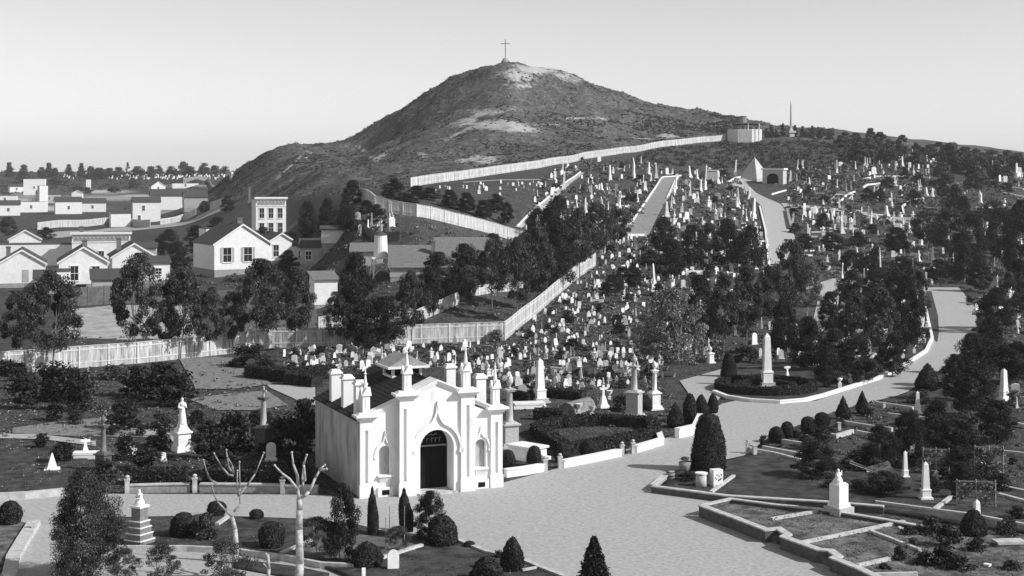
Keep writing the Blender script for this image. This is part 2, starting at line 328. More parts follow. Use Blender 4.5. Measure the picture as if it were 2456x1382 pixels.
# roads and paths
strip('road', [(-500, 1200), (270, 1186), (765, 1188), (868, 1196), (1000, 1184), (1203, 1160), (1400, 1108), (1583, 1064), (1700, 1000)], [(-900, 1700), (300, 1700), (1200, 1700), (1900, 1700), (2300, 1700)], 'gravel_road', .03, 90, 40)
strip('road', [(1500, 1080), (1600, 1052), (1690, 1010), (1722, 972), (1760, 962), (1950, 965), (2100, 915), (2215, 850), (2230, 800), (2222, 760), (2212, 690)], [(1560, 1182), (1700, 1150), (1790, 1090), (1850, 1045), (2010, 985), (2170, 945), (2280, 870), (2310, 840), (2345, 800), (2340, 740), (2300, 690)], 'gravel_road', .036, 70, 14)
strip('path', [(1630, 915), (1735, 886)], [(1690, 1000), (1745, 935)], 'gravel_road', .075, 10, 8)
strip('avenue', [(1851, 645), (1839, 551), (1826, 495), (1787, 456), (1765, 446), (1745, 440)], [(1877, 645), (1907, 572), (1888, 512), (1873, 491), (1812, 462), (1790, 440)], 'gravel_road', .09, 60, 8)
strip('path', [(1745, 440), (1770, 430), (1815, 424)], [(1765, 448), (1785, 440), (1820, 430)], 'gravel_road', .14, 14, 5)
strip('path', [(1508, 564), (1509, 542), (1550, 483), (1590, 425)], [(1556, 566), (1572, 530), (1600, 480), (1632, 423)], 'path_earth', .09, 40, 8)
strip('path', [(1975, 676), (1958, 735), (1942, 800)], [(2025, 674), (2008, 730), (1965, 810)], 'gravel_road', .08, 20, 6)
strip('path', [(1235, 545), (1310, 480), (1390, 415)], [(1252, 548), (1325, 483), (1402, 415)], 'light_earth', .1, 40, 4)
strip('path', [(1873, 488), (1960, 496), (2060, 505), (2130, 520), (2240, 525)], [(1880, 498), (1960, 502), (2060, 513), (2130, 532), (2240, 540)], 'light_earth', .12, 40, 4)
strip('path', [(1905, 700), (2000, 668), (2220, 688)], [(1905, 706), (2000, 676), (2220, 700)], 'light_earth', .08, 40, 4)
strip('path', [(640, 924), (700, 926), (756, 928)], [(648, 932), (700, 955), (756, 985)], 'gravel_road', .06, 16, 8)
strip('path', [(450, 958), (560, 944), (640, 938)], [(520, 985), (620, 985), (690, 972)], 'gravel_plot', .05, 16, 8)
strip('path', [(-60, 1040), (100, 1044), (230, 1060)], [(-60, 1052), (100, 1055), (230, 1072)], 'gravel_road', .06, 20, 3)
strip('path', [(240, 1002), (330, 1030), (440, 1045)], [(240, 1010), (330, 1040), (440, 1068)], 'gravel_road', .06, 20, 4)
strip('path', [(-60, 1100), (80, 1083)], [(-60, 1112), (80, 1092)], 'light_earth', .06, 10, 3)
strip('gravel_plot', [(30, 1028), (130, 1014), (240, 1004)], [(30, 1040), (130, 1046), (400, 1052)], 'gravel_plot', .05, 20, 8)
strip('gravel_bank', [(430, 862), (500, 858), (560, 860)], [(470, 935), (560, 935), (650, 922)], 'gravel_plot', .08, 20, 12, jit=.3)
strip('sandy_yard', [(175, 742), (280, 732), (450, 735)], [(150, 812), (300, 815), (470, 812)], 'light_earth', .05, 20, 10, jit=.8)
strip('sandy_yard', [(560, 700), (640, 690), (760, 700)], [(540, 820), (640, 815), (760, 800)], 'bed_earth', .05, 20, 10)
strip('street', [(90, 560), (260, 548), (430, 535), (540, 492)], [(90, 572), (260, 556), (430, 543), (550, 498)], 'light_earth', .15, 40, 3)

# ---------------------------------------------------------------- vegetation prototypes (numpy leaf faces)
def leaf_quads(P, N, size, rng, flat=.6, asp=1.6):
    n = len(P); nr = rng.normal(size=(n, 3)); nr /= np.linalg.norm(nr, axis=1)[:, None]
    nn = N*flat+nr*(1-flat)*1.3; nn /= np.linalg.norm(nn, axis=1)[:, None]+1e-9
    a = np.cross(nn, rng.normal(size=(n, 3))); a /= np.linalg.norm(a, axis=1)[:, None]+1e-9; b = np.cross(nn, a)
    s = (size*rng.uniform(.6, 1.35, n))[:, None]
    V = np.stack([P-a*s*.5*asp, P-b*s*.5/1.0, P+a*s*.5*asp, P+b*s*.5], 1).reshape(-1, 3)
    return V, np.arange(4*n).reshape(n, 4)
def env(kind, z):
    if kind == 'euc': return .5*np.clip(np.sin(PI*np.clip(z, 0, 1)**.75), 0, 1)**.6
    if kind == 'cone': return .5*(1-z)**.8*np.clip(z*9, 0, 1)
    if kind == 'round': return .5*np.sqrt(np.clip(1-(2*z-1)**2, 0, 1))
    if kind == 'spread': return .5*np.clip(np.sin(PI*np.clip(z, 0, 1)**.55), 0, 1)**.5
    if kind == 'spire': return .5*np.clip(np.sin(PI*np.clip(z, 0.02, 1)**.6), 0, 1)**.75
    if kind == 'bush': return .5*np.sqrt(np.clip(1-z*z, 0, 1))
def crown_mesh(name, kind, seed, nb, nl, leaf, br, z0, m, asp=1.):
    """crown of leaf faces gathered in nb clumps; unit height, width 1 (x,y), z from z0 to 1"""
    rng = np.random.default_rng(seed); Ps = []; Ns = []
    lop = rng.uniform(.75, 1.2, 8); limbs = []
    for i in range(nb):
        t = rng.uniform(0.03, .97) if kind != 'cone' else rng.uniform(0, 1)**1.4*.97
        a = rng.uniform(0, 2*PI); R = env(kind, np.array(t))*lop[int(a/(2*PI)*8) % 8]; r = R*rng.uniform(.25, 1)**.5
        c = np.array([math.cos(a)*max(r-br*.5, 0), math.sin(a)*max(r-br*.5, 0), z0+t*(1-z0)]); limbs.append(c)
        k = int(nl/nb*rng.uniform(.6, 1.4)); d = rng.normal(size=(k, 3)); d /= np.linalg.norm(d, axis=1)[:, None]
        rad = br*rng.uniform(.6, 1.35)*rng.uniform(.35, 1.05, k)**.6
        p = c+d*rad[:, None]*np.array([1, 1, .62*asp]); Ps.append(p); Ns.append(d+np.array([0, 0, .35]))
    P = np.concatenate(Ps); N = np.concatenate(Ns); N /= np.linalg.norm(N, axis=1)[:, None]
    zc = np.minimum(P[:, 2], 1.0); P[:, 2] = zc
    V, Q = leaf_quads(P, N, leaf, rng); return mesh_np(name, V, Q, m), limbs
def trunk_mesh(name, limbs, seed, z0, r, m, nlimb=7, lean=.05, base=0):
    rng = random.Random(seed); b = MB(); lx = rng.uniform(-lean, lean); ly = rng.uniform(-lean, lean)
    top = (lx*2, ly*2, z0+(1-z0)*.55); mid = (lx, ly, z0*.95)
    b.path([(0, 0, -.03), (lx*.4, ly*.4, z0*.5), mid, top], [r*1.25, r*.95, r*.8, r*.3], 7)
    for c in rng.sample(limbs, min(nlimb, len(limbs))):
        s = rng.uniform(.1, .8); st = Vector(mid).lerp(Vector(top), s*.7); c = Vector(c); m1 = st.lerp(c, .5)+Vector((0, 0, .03))
        b.path([st, m1, c], [r*.45, r*.3, r*.12], 5)
    return b.mesh(name, m)
PROTO = {}
def tree_proto(key, specs):
    PROTO[key] = []
    for sp in specs:
        kind, seed, nb, nl, leaf, br, z0, m, tr, tm = sp; cm, limbs = crown_mesh('crown', kind, seed, nb, nl, leaf, br, z0, m)
        PROTO[key].append((cm, trunk_mesh('trunk', limbs, seed, max(z0, .08), tr, tm)))
tree_proto('euc', [('euc', s, 62, 17000, .016, .105, .27, 'leaf', .013, 'bark_grey') for s in (1, 2, 3, 4, 5)])
tree_proto('dark', [('spread', s, 75, 20000, .0175, .125, .08, 'leaf_dark', .015, 'bark') for s in (11, 12, 13, 14)])
tree_proto('pale', [('euc', s, 90, 19000, .015, .10, .16, 'leaf_light', .012, 'bark_pale') for s in (21, 22)])
tree_proto('cypress', [('cone', s, 70, 7000, .034, .15, .0, 'leaf_far', .015, 'bark') for s in (31, 32, 33)])
tree_proto('far', [('bush', s, 30, 3200, .05, .20, .0, 'leaf_far', .02, 'bark') for s in (41, 42, 43)])
tree_proto('pine', [('spread', s, 26, 3200, .042, .15, .08, 'leaf_far', .018, 'bark') for s in (44, 45)])
tree_proto('monterey', [('spread', 51, 280, 84000, .0100, .10, .06, 'leaf', .018, 'bark')])
tree_proto('young', [('euc', s, 50, 9000, .016, .11, .25, 'leaf', .010, 'bark_grey') for s in (61, 62)])
tree_proto('spire', [('spire', s, 46, 5000, .030, .15, .03, 'leaf_dark', .015, 'bark') for s in (71, 72)])
def bush_meshes(name, m, seeds, nb=16, nl=1500, leaf=.06, br=.24):
    out = []
    for s in seeds: out.append(crown_mesh(name, 'bush', s, nb, nl, leaf, br, 0.05, m)[0])
    return out
PROTO['bush'] = bush_meshes('foliage', 'leaf', (81, 82, 83)); PROTO['bushdark'] = bush_meshes('foliage', 'leaf_dark', (84, 85, 86)); PROTO['bushlight'] = bush_meshes('foliage', 'leaf_light', (87, 88))
def topiary_mesh(name, prof, seed, n, leaf, m='topiary'):
    """prof: list of (r,z) for a clipped shape of unit height; a dark solid core under a dense skin of small leaves"""
    rng = np.random.default_rng(seed); pr = np.array(prof); zs = np.linspace(pr[0, 1], pr[-1, 1], 40); rs = np.interp(zs, pr[:, 1], pr[:, 0])
    seg = np.hypot(np.diff(zs), np.diff(rs))*(rs[1:]+rs[:-1]+.01); cum = np.cumsum(seg)/seg.sum(); q = rng.random(n); i = np.searchsorted(cum, q); t = rng.random(n)
    z = zs[i]*(1-t)+zs[i+1]*t; r = rs[i]*(1-t)+rs[i+1]*t; a = rng.uniform(0, 2*PI, n); wob = 1+.07*np.sin(a*2+z*5+seed)+.05*np.sin(a*5-z*9+seed*2)
    dr = (rs[i+1]-rs[i]); dz = zs[i+1]-zs[i]; nn = np.stack([np.cos(a)*dz, np.sin(a)*dz, -dr], 1); nn /= np.linalg.norm(nn, axis=1)[:, None]+1e-9
    r = r*wob*(1+rng.normal(0, .018, n)+(rng.random(n) < .06)*rng.uniform(0, .09, n)); P = np.stack([r*np.cos(a), r*np.sin(a), z], 1)+nn*rng.uniform(-.03, .012, n)[:, None]
    V, Q = leaf_quads(P, nn, leaf, rng, .45, 1.3)
    k = 18; cv = []; 
    for zz, rr in zip(zs, rs):
        for j in range(k): aa = 2*PI*j/k; ww = (1+.07*math.sin(aa*2+zz*5+seed)+.05*math.sin(aa*5-zz*9+seed*2))*.955; cv.append((rr*ww*math.cos(aa), rr*ww*math.sin(aa), zz))
    cq = [(i_*k+j, i_*k+(j+1) % k, (i_+1)*k+(j+1) % k, (i_+1)*k+j) for i_ in range(39) for j in range(k)]
    V2 = np.concatenate([V, np.array(cv)]); Q2 = np.concatenate([Q, np.array(cq)+len(V)]); return mesh_np(name, V2, Q2, m)
BALL = [(.02, .0), (.30, .03), (.46, .2), (.5, .45), (.46, .7), (.32, .9), (.16, .97), (.01, 1)]
EGG = [(.2, .0), (.38, .06), (.48, .25), (.49, .4), (.42, .62), (.28, .82), (.14, .95), (.01, 1)]
CONE = [(.42, .0), (.5, .05), (.49, .18), (.44, .38), (.37, .62), (.29, .86), (.24, .965), (.14, .99), (.01, 1)]
DOME = [(.5, .0), (.52, .2), (.48, .45), (.38, .7), (.22, .9), (.08, .98), (.01, 1)]
SPIKE = [(.2, .0), (.42, .08), (.5, .2), (.42, .42), (.3, .62), (.17, .82), (.06, .95), (.01, 1)]
COLU = [(.3, .0), (.45, .1), (.5, .3), (.47, .6), (.4, .74), (.2, .85), (.14, .95), (.01, 1)]
PROTO['colu'] = [topiary_mesh('foliage', COLU, s, 3600, .03) for s in (13, 14)]
PROTO['ball'] = [topiary_mesh('foliage', BALL, s, 3600, .045) for s in (1, 2)]; PROTO['egg'] = [topiary_mesh('foliage', EGG, s, 3600, .045) for s in (3, 4)]
PROTO['coneclip'] = [topiary_mesh('foliage', CONE, 5, 9000, .024)]; PROTO['dome'] = [topiary_mesh('foliage', DOME, s, 3600, .045, 'topiary') for s in (6, 7)]
PROTO['spike'] = [topiary_mesh('foliage', SPIKE, s, 3000, .045) for s in (8, 9)]
rs_ = random.Random(77)
def tree(key, px, pyb, pyt, wpx, adj=None, group=None, rz=None, base='', catg='tree', label=None, Y=None, name='tree'):
    p = W(px, pyb) if Y is None else at(px, Y); h = (pyb-pyt)*mpp(p) if Y is None else (F*(CZ-p.z)/p.y+HY-pyt)*mpp(p); wd = wpx*mpp(p)*(.86 if key in ('euc', 'dark') and h > 3 else 1)
    cm, tm = rs_.choice(PROTO[key]); rz = rs_.uniform(0, 2*PI) if rz is None else rz
    lb = label or uniq(adj or 'dark leafy tree', px, (pyb+pyt)/2 if pyb-pyt > 60 else pyb)
    r = thing(name, lb, catg, p, rz, group, (wd*1.08, wd*1.08, h)); child(r, link('crown', cm, r)); child(r, link('trunk', tm, r)); return r
def plant(key, px, pyb, pyt, wpx, adj='dark bushy shrub', name='shrub', catg='shrub', group=None, stem=0, label=None, dep=1., Y=None):
    """shrub or clipped plant; its base stands at the picture point"""
    p = W(px, pyb) if Y is None else at(px, Y); h = (pyb-pyt)*mpp(p); wd = wpx*mpp(p); me = rs_.choice(PROTO[key]); sh = stem*mpp(p)
    # the near rim of a round plant hides its base: move the centre back by part of its radius
    lb = label or uniq(adj, px, pyb)
    if sh:
        r = thing(name, lb, catg, p, rs_.uniform(0, 6), group)
        f = child(r, link('foliage', me, r, (0, 0, sh), 0, (wd, wd*dep, h-sh))); b = MB(); b.tube((0, 0, -.1), (.02*wd, 0, sh+.2*h), .05*wd, .035*wd, 7); b.build('stem', 'bark_grey', r)
    else:
        r = link(name, me, None, p-Vector((0, 0, .03)), rs_.uniform(0, 6), (wd, wd*dep, h)); tag(r, lb, catg, group)
    return r

# ---------------------------------------------------------------- masonry and fence builders
def wallpath(b, P, hw, z0, h, closed=False):
    """mitred wall along points P (Vectors with ground z), half width hw, from ground+z0 to ground+h"""
    n = len(P); L = []; R = []
    for i in range(n):
        a = P[(i-1) % n] if (closed or i > 0) else None; c = P[(i+1) % n] if (closed or i < n-1) else None
        d1 = ((P[i]-a).xy.normalized() if a is not None else None); d2 = ((c-P[i]).xy.normalized() if c is not None else None)
        if d1 is None: d1 = d2
        if d2 is None: d2 = d1
        m = (d1+d2); m = m.normalized() if m.length > 1e-3 else d1; nrm = Vector((-m.y, m.x)); k = 1/max(.5, abs(nrm.dot(Vector((-d1.y, d1.x)))))
        L.append(P[i].xy+nrm*hw*k); R.append(P[i].xy-nrm*hw*k)
    vs = []
    for i in range(n):
        z = P[i].z; vs += [(L[i].x, L[i].y, z+z0), (R[i].x, R[i].y, z+z0), (R[i].x, R[i].y, z+h), (L[i].x, L[i].y, z+h)]
    fs = []
    for i in range(n if closed else n-1):
        j = (i+1) % n; A = i*4; B = j*4
        for k in range(4): fs.append((A+k, B+k, B+(k+1) % 4, A+(k+1) % 4))
    if not closed: fs += [(3, 2, 1, 0), ((n-1)*4, (n-1)*4+1, (n-1)*4+2, (n-1)*4+3)]
    b.add(vs, fs)
def drape(pts, step=2.5, closed=False):
    P = [W(*p) for p in pts]; out = []
    if closed: P = P+[P[0]]
    for a, c in zip(P, P[1:]):
        k = max(1, int((c-a).length/step))
        for i in range(k): q = a.lerp(c, i/k); out.append(Vector((q.x, q.y, gz(q.x, q.y))))
    if not closed: out.append(P[-1])
    return out
def coping(pts, h=.3, t=.3, label='', m='coping_stone', closed=False, cap=False, group=None, name='coping', cat='kerb', base=.0, jitter=0, blocks=True):
    """low stone kerb, built from separate kerbstones laid end to end"""
    P = drape(pts, 1.6, closed); o0 = P[0].copy(); Q = [p-o0 for p in P]
    r = thing(name, label, cat, o0, 0, group)
    b = MB(); wallpath(b, Q, t/2-(.02 if cap else 0), -.3, h-(.07 if cap else 0)+base, closed); b.build('wall_body' if cap else 'kerbstone_run', m, r)
    if cap: b = MB(); wallpath(b, Q, t/2+.03, h-.07+base, h+base, closed); b.build('cap_stone', 'coping_stone' if m != 'marble' else 'marble', r)
    return r
def post(px, py, h, w, label, ball=True, m='coping_stone', Y=None, group=None):
    p = W(px, py); r = thing('gate_post', label, 'post', p, math.radians(15), group)
    b = MB(); b.cbox(0, 0, -.1, w, w, h*.72+.1); b.build('shaft', m, r)
    b = MB(); b.cbox(0, 0, h*.72, w*1.25, w*1.25, h*.08); b.build('cap', m, r)
    if ball: b = MB(); b.lathe([(.2*w, 0), (.2*w, .03), (.5*w, h*.09), (.5*w, h*.14), (.02, h*.2)], 10, 0, 0, h*.8); b.build('ball_finial', m, r, True)
    return r
def fence(pts, h, label, bay=3.0, m='fence_board', pm='fence_post', group=None, cap=True, gaps=.012, board=.16, name='board_fence', postw=.16, ragged=.02):
    P = [W(*p) for p in pts]; r = thing(name, label, 'fence', P[0], 0, group); rr = random.Random(len(pts)+int(P[0].x)); o = P[0]
    d = [0]
    for a, c in zip(P, P[1:]): d.append(d[-1]+(c-a).xy.length)
    n = max(1, round(d[-1]/bay)); B = []
    # keep the corners: sample every segment by itself
    for (a, c) in zip(P, P[1:]):
        k = max(1, round((c-a).xy.length/bay))
        for i in range(k): q = a.lerp(c, i/k); B.append(Vector((q.x, q.y, gz(q.x, q.y))))
    B.append(P[-1]); pm_ = MB().box(-postw/2, postw/2, -postw/2, postw/2, -.3, h+.06).mesh('post', pm)
    for i, (a, c) in enumerate(zip(B, B[1:])):
        d_ = (c-a); L = d_.xy.length; ang = math.atan2(d_.y, d_.x); sl = d_.z/L
        child(r, link('post', pm_, r, a-o, ang))
        b = MB(); nb = max(3, int(L/board)); bw = L/nb
        for k in range(nb):
            x0 = k*bw+gaps/2+rr.uniform(0, .006); x1 = (k+1)*bw-gaps/2; dz = rr.uniform(-ragged, ragged); y = rr.uniform(-.006, .006)
            z0 = sl*x0; z1 = sl*x1
            b.add([(x0, -.012+y, z0-.15), (x1, -.012+y, z1-.15), (x1, .012+y, z1-.15), (x0, .012+y, z0-.15), (x0, -.012+y, z0+h+dz), (x1, -.012+y, z1+h+dz), (x1, .012+y, z1+h+dz), (x0, .012+y, z0+h+dz)], [(0, 1, 5, 4), (1, 2, 6, 5), (2, 3, 7, 6), (3, 0, 4, 7), (4, 5, 6, 7)])
        pn = link('board_panel', b.mesh('board_panel', m), r, a-o+Vector((0, 0, 0)), ang); pn['kind'] = 'stuff'; child(r, pn)
        for zz, th in ((.45, .1), (h-.35, .1)):
            b = MB(); b.add([(0, -.05, zz), (L, -.05, zz+sl*L), (L, -.0125, zz+sl*L), (0, -.0125, zz), (0, -.05, zz+th), (L, -.05, zz+th+sl*L), (L, -.0125, zz+th+sl*L), (0, -.0125, zz+th)], [(0, 1, 5, 4), (1, 2, 6, 5), (2, 3, 7, 6), (3, 0, 4, 7), (4, 5, 6, 7), (3, 2, 1, 0)]); child(r, link('rail', b.mesh('rail', pm), r, a-o, ang))
        if cap: b = MB(); b.add([(0, -.07, h+.03), (L, -.07, h+.03+sl*L), (L, .07, h+.03+sl*L), (0, .07, h+.03), (0, -.07, h+.075), (L, -.07, h+.075+sl*L), (L, .07, h+.075+sl*L), (0, .07, h+.075)], [(0, 1, 5, 4), (1, 2, 6, 5), (2, 3, 7, 6), (3, 0, 4, 7), (4, 5, 6, 7), (3, 2, 1, 0)])
        if cap: child(r, link('cap_rail', b.mesh('cap_rail', pm), r, a-o, ang))
    child(r, link('post', pm_, r, B[-1]-o, 0)); return r
fence([(-60, 905), (20, 897), (190, 883), (330, 872), (560, 848), (650, 835), (830, 832), (1010, 824), (1210, 817)], 2.0, 'long weathered white board fence behind the chapel, from the left edge to the corner')
fence([(1210, 817), (1250, 782), (1330, 715), (1380, 672), (1428, 638)], 2.0, 'white board fence climbing right from the corner between trees and graves')
fence([(840, 488), (900, 500), (1000, 520), (1100, 542), (1160, 556), (1275, 585)], 2.0, 'pale board fence slanting down across the slope below the hill', 2.6, 'fence_white')
fence([(985, 449), (1100, 432), (1212, 415), (1300, 402), (1400, 382), (1500, 367), (1600, 351), (1680, 342), (1745, 336)], 1.95, 'very long white board fence along the foot of the bare hill', 3.2)
fence([(985, 792), (1000, 775), (1060, 748), (1100, 730)], 1.5, 'short pale fence beside the dark yard under the trees', 2.4)
fence([(765, 790), (880, 775), (990, 770)], 1.4, 'low white board fence in the yard behind the tall trees', 2.4)
fence([(170, 735), (290, 728), (400, 722)], 2.6, 'dark unpainted board fence behind the sandy yard', 2.2, 'fence_dark', 'fence_dark', cap=False)
fence([(520, 735), (620, 730), (740, 722)], 2.2, 'dark board fence behind the trees below the shuttered house', 2.2, 'fence_dark', 'fence_dark', cap=False)
fence([(780, 588), (900, 578), (960, 575)], 1.3, 'grey fence across the yard above the water tower', 2.6, 'fence_dark', 'fence_dark', cap=False)
fence([(1130, 712), (1200, 700), (1300, 690)], 1.2, 'low pale fence among the tree trunks in the dark yard', 2.6)

# ---------------------------------------------------------------- chapel
ch = thing('gothic_chapel', 'white stucco gothic chapel with ogee doorway, pinnacles and dark slate roof', 'chapel', at(865.5, 83.0)+Vector((0, 0, 0)), math.atan2(.376, .926))
def cpart(b, name, m, smooth=False, parent=None): return b.build(name, m, parent or ch, smooth)
def arch(cx, hw, z0, zs, rise, n=12): return [(cx-hw, z0)]+[(cx-hw*math.cos(PI*k/n), zs+rise*math.sin(PI*k/n)) for k in range(n+1)]+[(cx+hw, z0)]
LW = 8.28; CXC = 4.31; YB = 9.9
# centre pavilion front
pol = [(2.2, 0)]+arch(4.33, 1.0, 0, 2.6, 1.0, 16)+[(6.42, 0), (6.42, 5.45), (CXC, 6.1), (2.2, 5.45)]
b = MB(); b.prism(pol, -.4, .75); cpart(b, 'front_wall', 'stucco')
for cx, x0, x1, zl, zr in ((1.38, .05, 2.2, 4.35, 5.05), (7.1, 6.42, 8.23, 4.85, 4.25)):
    b = MB(); b.prism([(x0, 1.22)]+arch(cx, .33, 1.22, 2.5, .33, 12)+[(x1, 1.22), (x1, zr), (x0, zl)], 0, .45); b.box(x0, x1, 0, .45, -.3, 1.22)
    b.box(cx-.5, cx+.5, .30, .44, 1.3, 2.95); cpart(b, 'side_bay_wall', 'stucco')
    b = MB(); b.box(cx-.33, cx+.33, .26, .3, 1.22, 2.82); cpart(b, 'niche_panel', 'weathered_shaded_stucco')
    b = MB(); b.box(cx-.42, cx+.42, -.22, 0, 1.12, 1.22); b.add([(cx-.3, 0, .72), (cx+.3, 0, .72), (cx-.3, 0, 1.12), (cx+.3, 0, 1.12), (cx-.36, -.18, 1.12), (cx+.36, -.18, 1.12)], [(0, 1, 5, 4), (0, 4, 2), (1, 3, 5)]); cpart(b, 'niche_sill', 'stucco')
    b = MB(); b.box(cx-.42, cx+.46, -.16, 0, -.2, .55); cpart(b, 'basin_block', 'stucco'); b = MB(); b.box(cx-.2, cx+.22, -.175, -.162, .12, .4); cpart(b, 'vent', 'door_dark')
def ogee(cx, hw, zs, rise, apex, y0, th, pr, name):
    pts = []
    for k in range(0, 8): a = PI*k/7*.36; pts.append((cx-hw*math.cos(a), zs+rise*math.sin(a)))
    x1, z1 = pts[-1]
    for k in range(1, 9): t = k/8; pts.append((x1+(cx-x1)*(1-(1-t)**2.0), z1+(apex-z1)*t**1.5))
    full = pts+[(2*cx-x, z) for x, z in reversed(pts[:-1])]
    b = MB(); n = len(full); vs = []
    for i, (x, z) in enumerate(full):
        xa, za = full[max(i-1, 0)]; xb, zb = full[min(i+1, n-1)]; dx, dz = xb-xa, zb-za; l = math.hypot(dx, dz) or 1; nx, nz = -dz/l, dx/l
        if i == n//2: nx, nz = 0, 1; k_ = 1.6
        else: k_ = 1
        w_ = th*(1-.45*abs(1-abs(i-n/2)/(n/2)))
        vs += [(x-nx*w_/2, y0, z-nz*w_/2*k_), (x-nx*w_/2, y0-pr, z-nz*w_/2*k_), (x+nx*w_/2, y0-pr, z+nz*w_/2*k_), (x+nx*w_/2, y0, z+nz*w_/2*k_)]
    fs = [(i*4+k, (i+1)*4+k, (i+1)*4+(k+1) % 4, i*4+(k+1) % 4) for i in range(n-1) for k in range(4)]+[(0, 1, 2, 3), (n*4-1, n*4-2, n*4-3, n*4-4)]
    b.add(vs, fs)
    for x in (cx-hw, cx+hw): b.box(x-th*.75, x+th*.75, y0-pr-.02, y0, zs-th*1.3, zs)
    cpart(b, name, 'stucco')
ogee(4.33, 1.42, 2.5, 1.5, 5.15, -.4, .17, .13, 'door_hood_mould'); ogee(1.38, .55, 2.3, .75, 3.62, 0, .11, .09, 'niche_hood_mould'); ogee(7.1, .55, 2.3, .75, 3.55, 0, .11, .09, 'niche_hood_mould')
# pilasters with a sunk slot
for x0, x1, y0, top in ((-.08, .67, -.14, 4.32), (2.08, 2.95, -.55, 5.45), (5.72, 6.54, -.55, 5.45), (7.68, 8.4, -.14, 4.32)):
    yb = 0 if y0 > -.3 else -.4; xm = (x0+x1)/2-(.12 if x0 == 2.08 else 0); sl = .09
    b = MB(); b.box(x0, xm-sl, y0, yb, .0, top); b.box(xm+sl, x1, y0, yb, .0, top); b.box(xm-sl, xm+sl, y0, yb, 0, .85); b.box(xm-sl, xm+sl, y0, yb, top-.55, top); b.box(x0-.04, x1+.04, y0-.05, yb, -.3, .75); cpart(b, 'pilaster', 'stucco')
    b = MB(); b.box(x0-.10, x1+.10, y0-.10, yb+.3, top+.002, top+.12); b.box(x0-.2, x1+.2, y0-.2, yb+.4, top+.12, top+.2); b.box(x0-.3, x1+.3, y0-.3, yb+.5, top+.2, top+.32); b.box(x0-.2, x1+.2, y0-.2, yb+.4, top+.32, top+.44, .18, .18); cpart(b, 'pilaster_cap', 'stucco')
# gable copings
def rake(pts, y0, y1, th, name):
    b = MB()
    for k, (o_, t0, t1) in enumerate(((.0, 0, .12), (.09, .12, .24), (.16, .24, .34))):
        up = [(x, z+t1) for x, z in pts]; lo = [(x, z+t0) for x, z in reversed(pts)]; b.prism(up+lo, y0-o_, y1+o_*.3)
    cpart(b, name, 'stucco')
rake([(2.9, 5.52), (CXC, 6.12), (5.75, 5.52)], -.45, .75, .3, 'gable_coping'); rake([(.6, 4.45), (2.2, 5.08)], -.06, .45, .3, 'side_coping'); rake([(6.44, 5.0), (7.72, 4.42)], -.06, .45, .3, 'side_coping')
# pinnacles
for x, y, z in ((.3, .15, 4.76), (2.62, -.15, 5.89), (6.13, -.15, 5.89), (8.05, .15, 4.76)):
    p = thing_ = bpy.data.objects.new('pinnacle', None); COL.objects.link(p); p.parent = ch; p.location = (x, y, z); child(ch, p)
    b = MB(); w_ = .21; b.box(-w_, w_, -w_, w_, 0, 1.0); b.box(-.05, .05, -w_-.02, -w_, .25, .85)
    for sx in (0, 1):
        g = [(-w_-.07, .92), (w_+.07, .92), (0, 1.38)]
        if sx == 0: b.prism(g, -w_-.07, w_+.07)
        else: b.add([(-w_-.07, x_, z_) for x_, z_ in g]+[(w_+.07, x_, z_) for x_, z_ in g], [(2, 1, 0), (3, 4, 5), (0, 1, 4, 3), (1, 2, 5, 4), (2, 0, 3, 5)])
    b.build('pinnacle_shaft', 'stucco', p)
    b = MB(); b.lathe([(.2, 1.05), (.12, 1.45), (.06, 1.95), (.035, 2.1)], 8); b.lathe([(.07, 0), (.1, .03), (.04, .07), (.03, .25), (.01, .33)], 8, 0, 0, 2.1); b.build('spire', 'stucco', p)
# body walls, roof
b = MB(); b.box(.0, .35, .45, YB, -.4, 4.1); cpart(b, 'side_wall', 'weathered_shaded_stucco'); b = MB(); b.box(LW-.35, LW, .45, YB, -.4, 4.1); cpart(b, 'side_wall', 'stucco')
b = MB(); b.prism([(.35, -.4), (LW-.35, -.4), (LW-.35, 4.1), (CXC, 5.95), (.35, 4.1)], YB-.4, YB); cpart(b, 'back_wall', 'weathered_shaded_stucco')
b = MB(); b.box(-.07, .37, .46, YB+.05, 4.1, 4.28); cpart(b, 'eaves_cornice', 'weathered_shaded_stucco'); b = MB(); b.box(LW-.37, LW+.07, .46, YB+.05, 4.1, 4.28); cpart(b, 'eaves_cornice', 'stucco')
for s in (0, 1):
    xe = -.12 if s == 0 else LW+.12; xr = CXC; vs = []
    nrow = 16; b = MB()
    for k in range(nrow):       # courses of slate, each lapping the one below
        t0, t1 = k/nrow, (k+1)/nrow; xa = xe+(xr-xe)*t0; xb = xe+(xr-xe)*t1; za = 4.22+2.05*t0; zb = 4.22+2.05*t1
        y0 = .76 if True else .45
        b.add([(xa, .46, za+.04), (xb, .46, zb+.02), (xb, YB+.1, zb+.02), (xa, YB+.1, za+.04), (xa, .46, za-.02), (xa, YB+.1, za-.02)], [(0, 1, 2, 3), (4, 0, 3, 5)] if s == 0 else [(3, 2, 1, 0), (5, 3, 0, 4)])
    cpart(b, 'roof_slope', 'slate')
b = MB(); b.box(CXC-.07, CXC+.07, .7, YB+.1, 6.24, 6.34); cpart(b, 'ridge_cap', 'slate')
for s in (0, 1):
    for D in (1.9, 4.5, 7.1):
        x = .5 if s == 0 else LW-.5; b = MB(); b.cbox(x, D, 4.1, .6, .5, 1.95); cpart(b, 'buttress_pier', 'stucco' if s else 'stucco')
        b = MB(); b.cbox(x, D, 6.051, .76, .66, .1); b.cbox(x, D, 6.151, .68, .58, .16, .1); cpart(b, 'pier_cap', 'stucco')
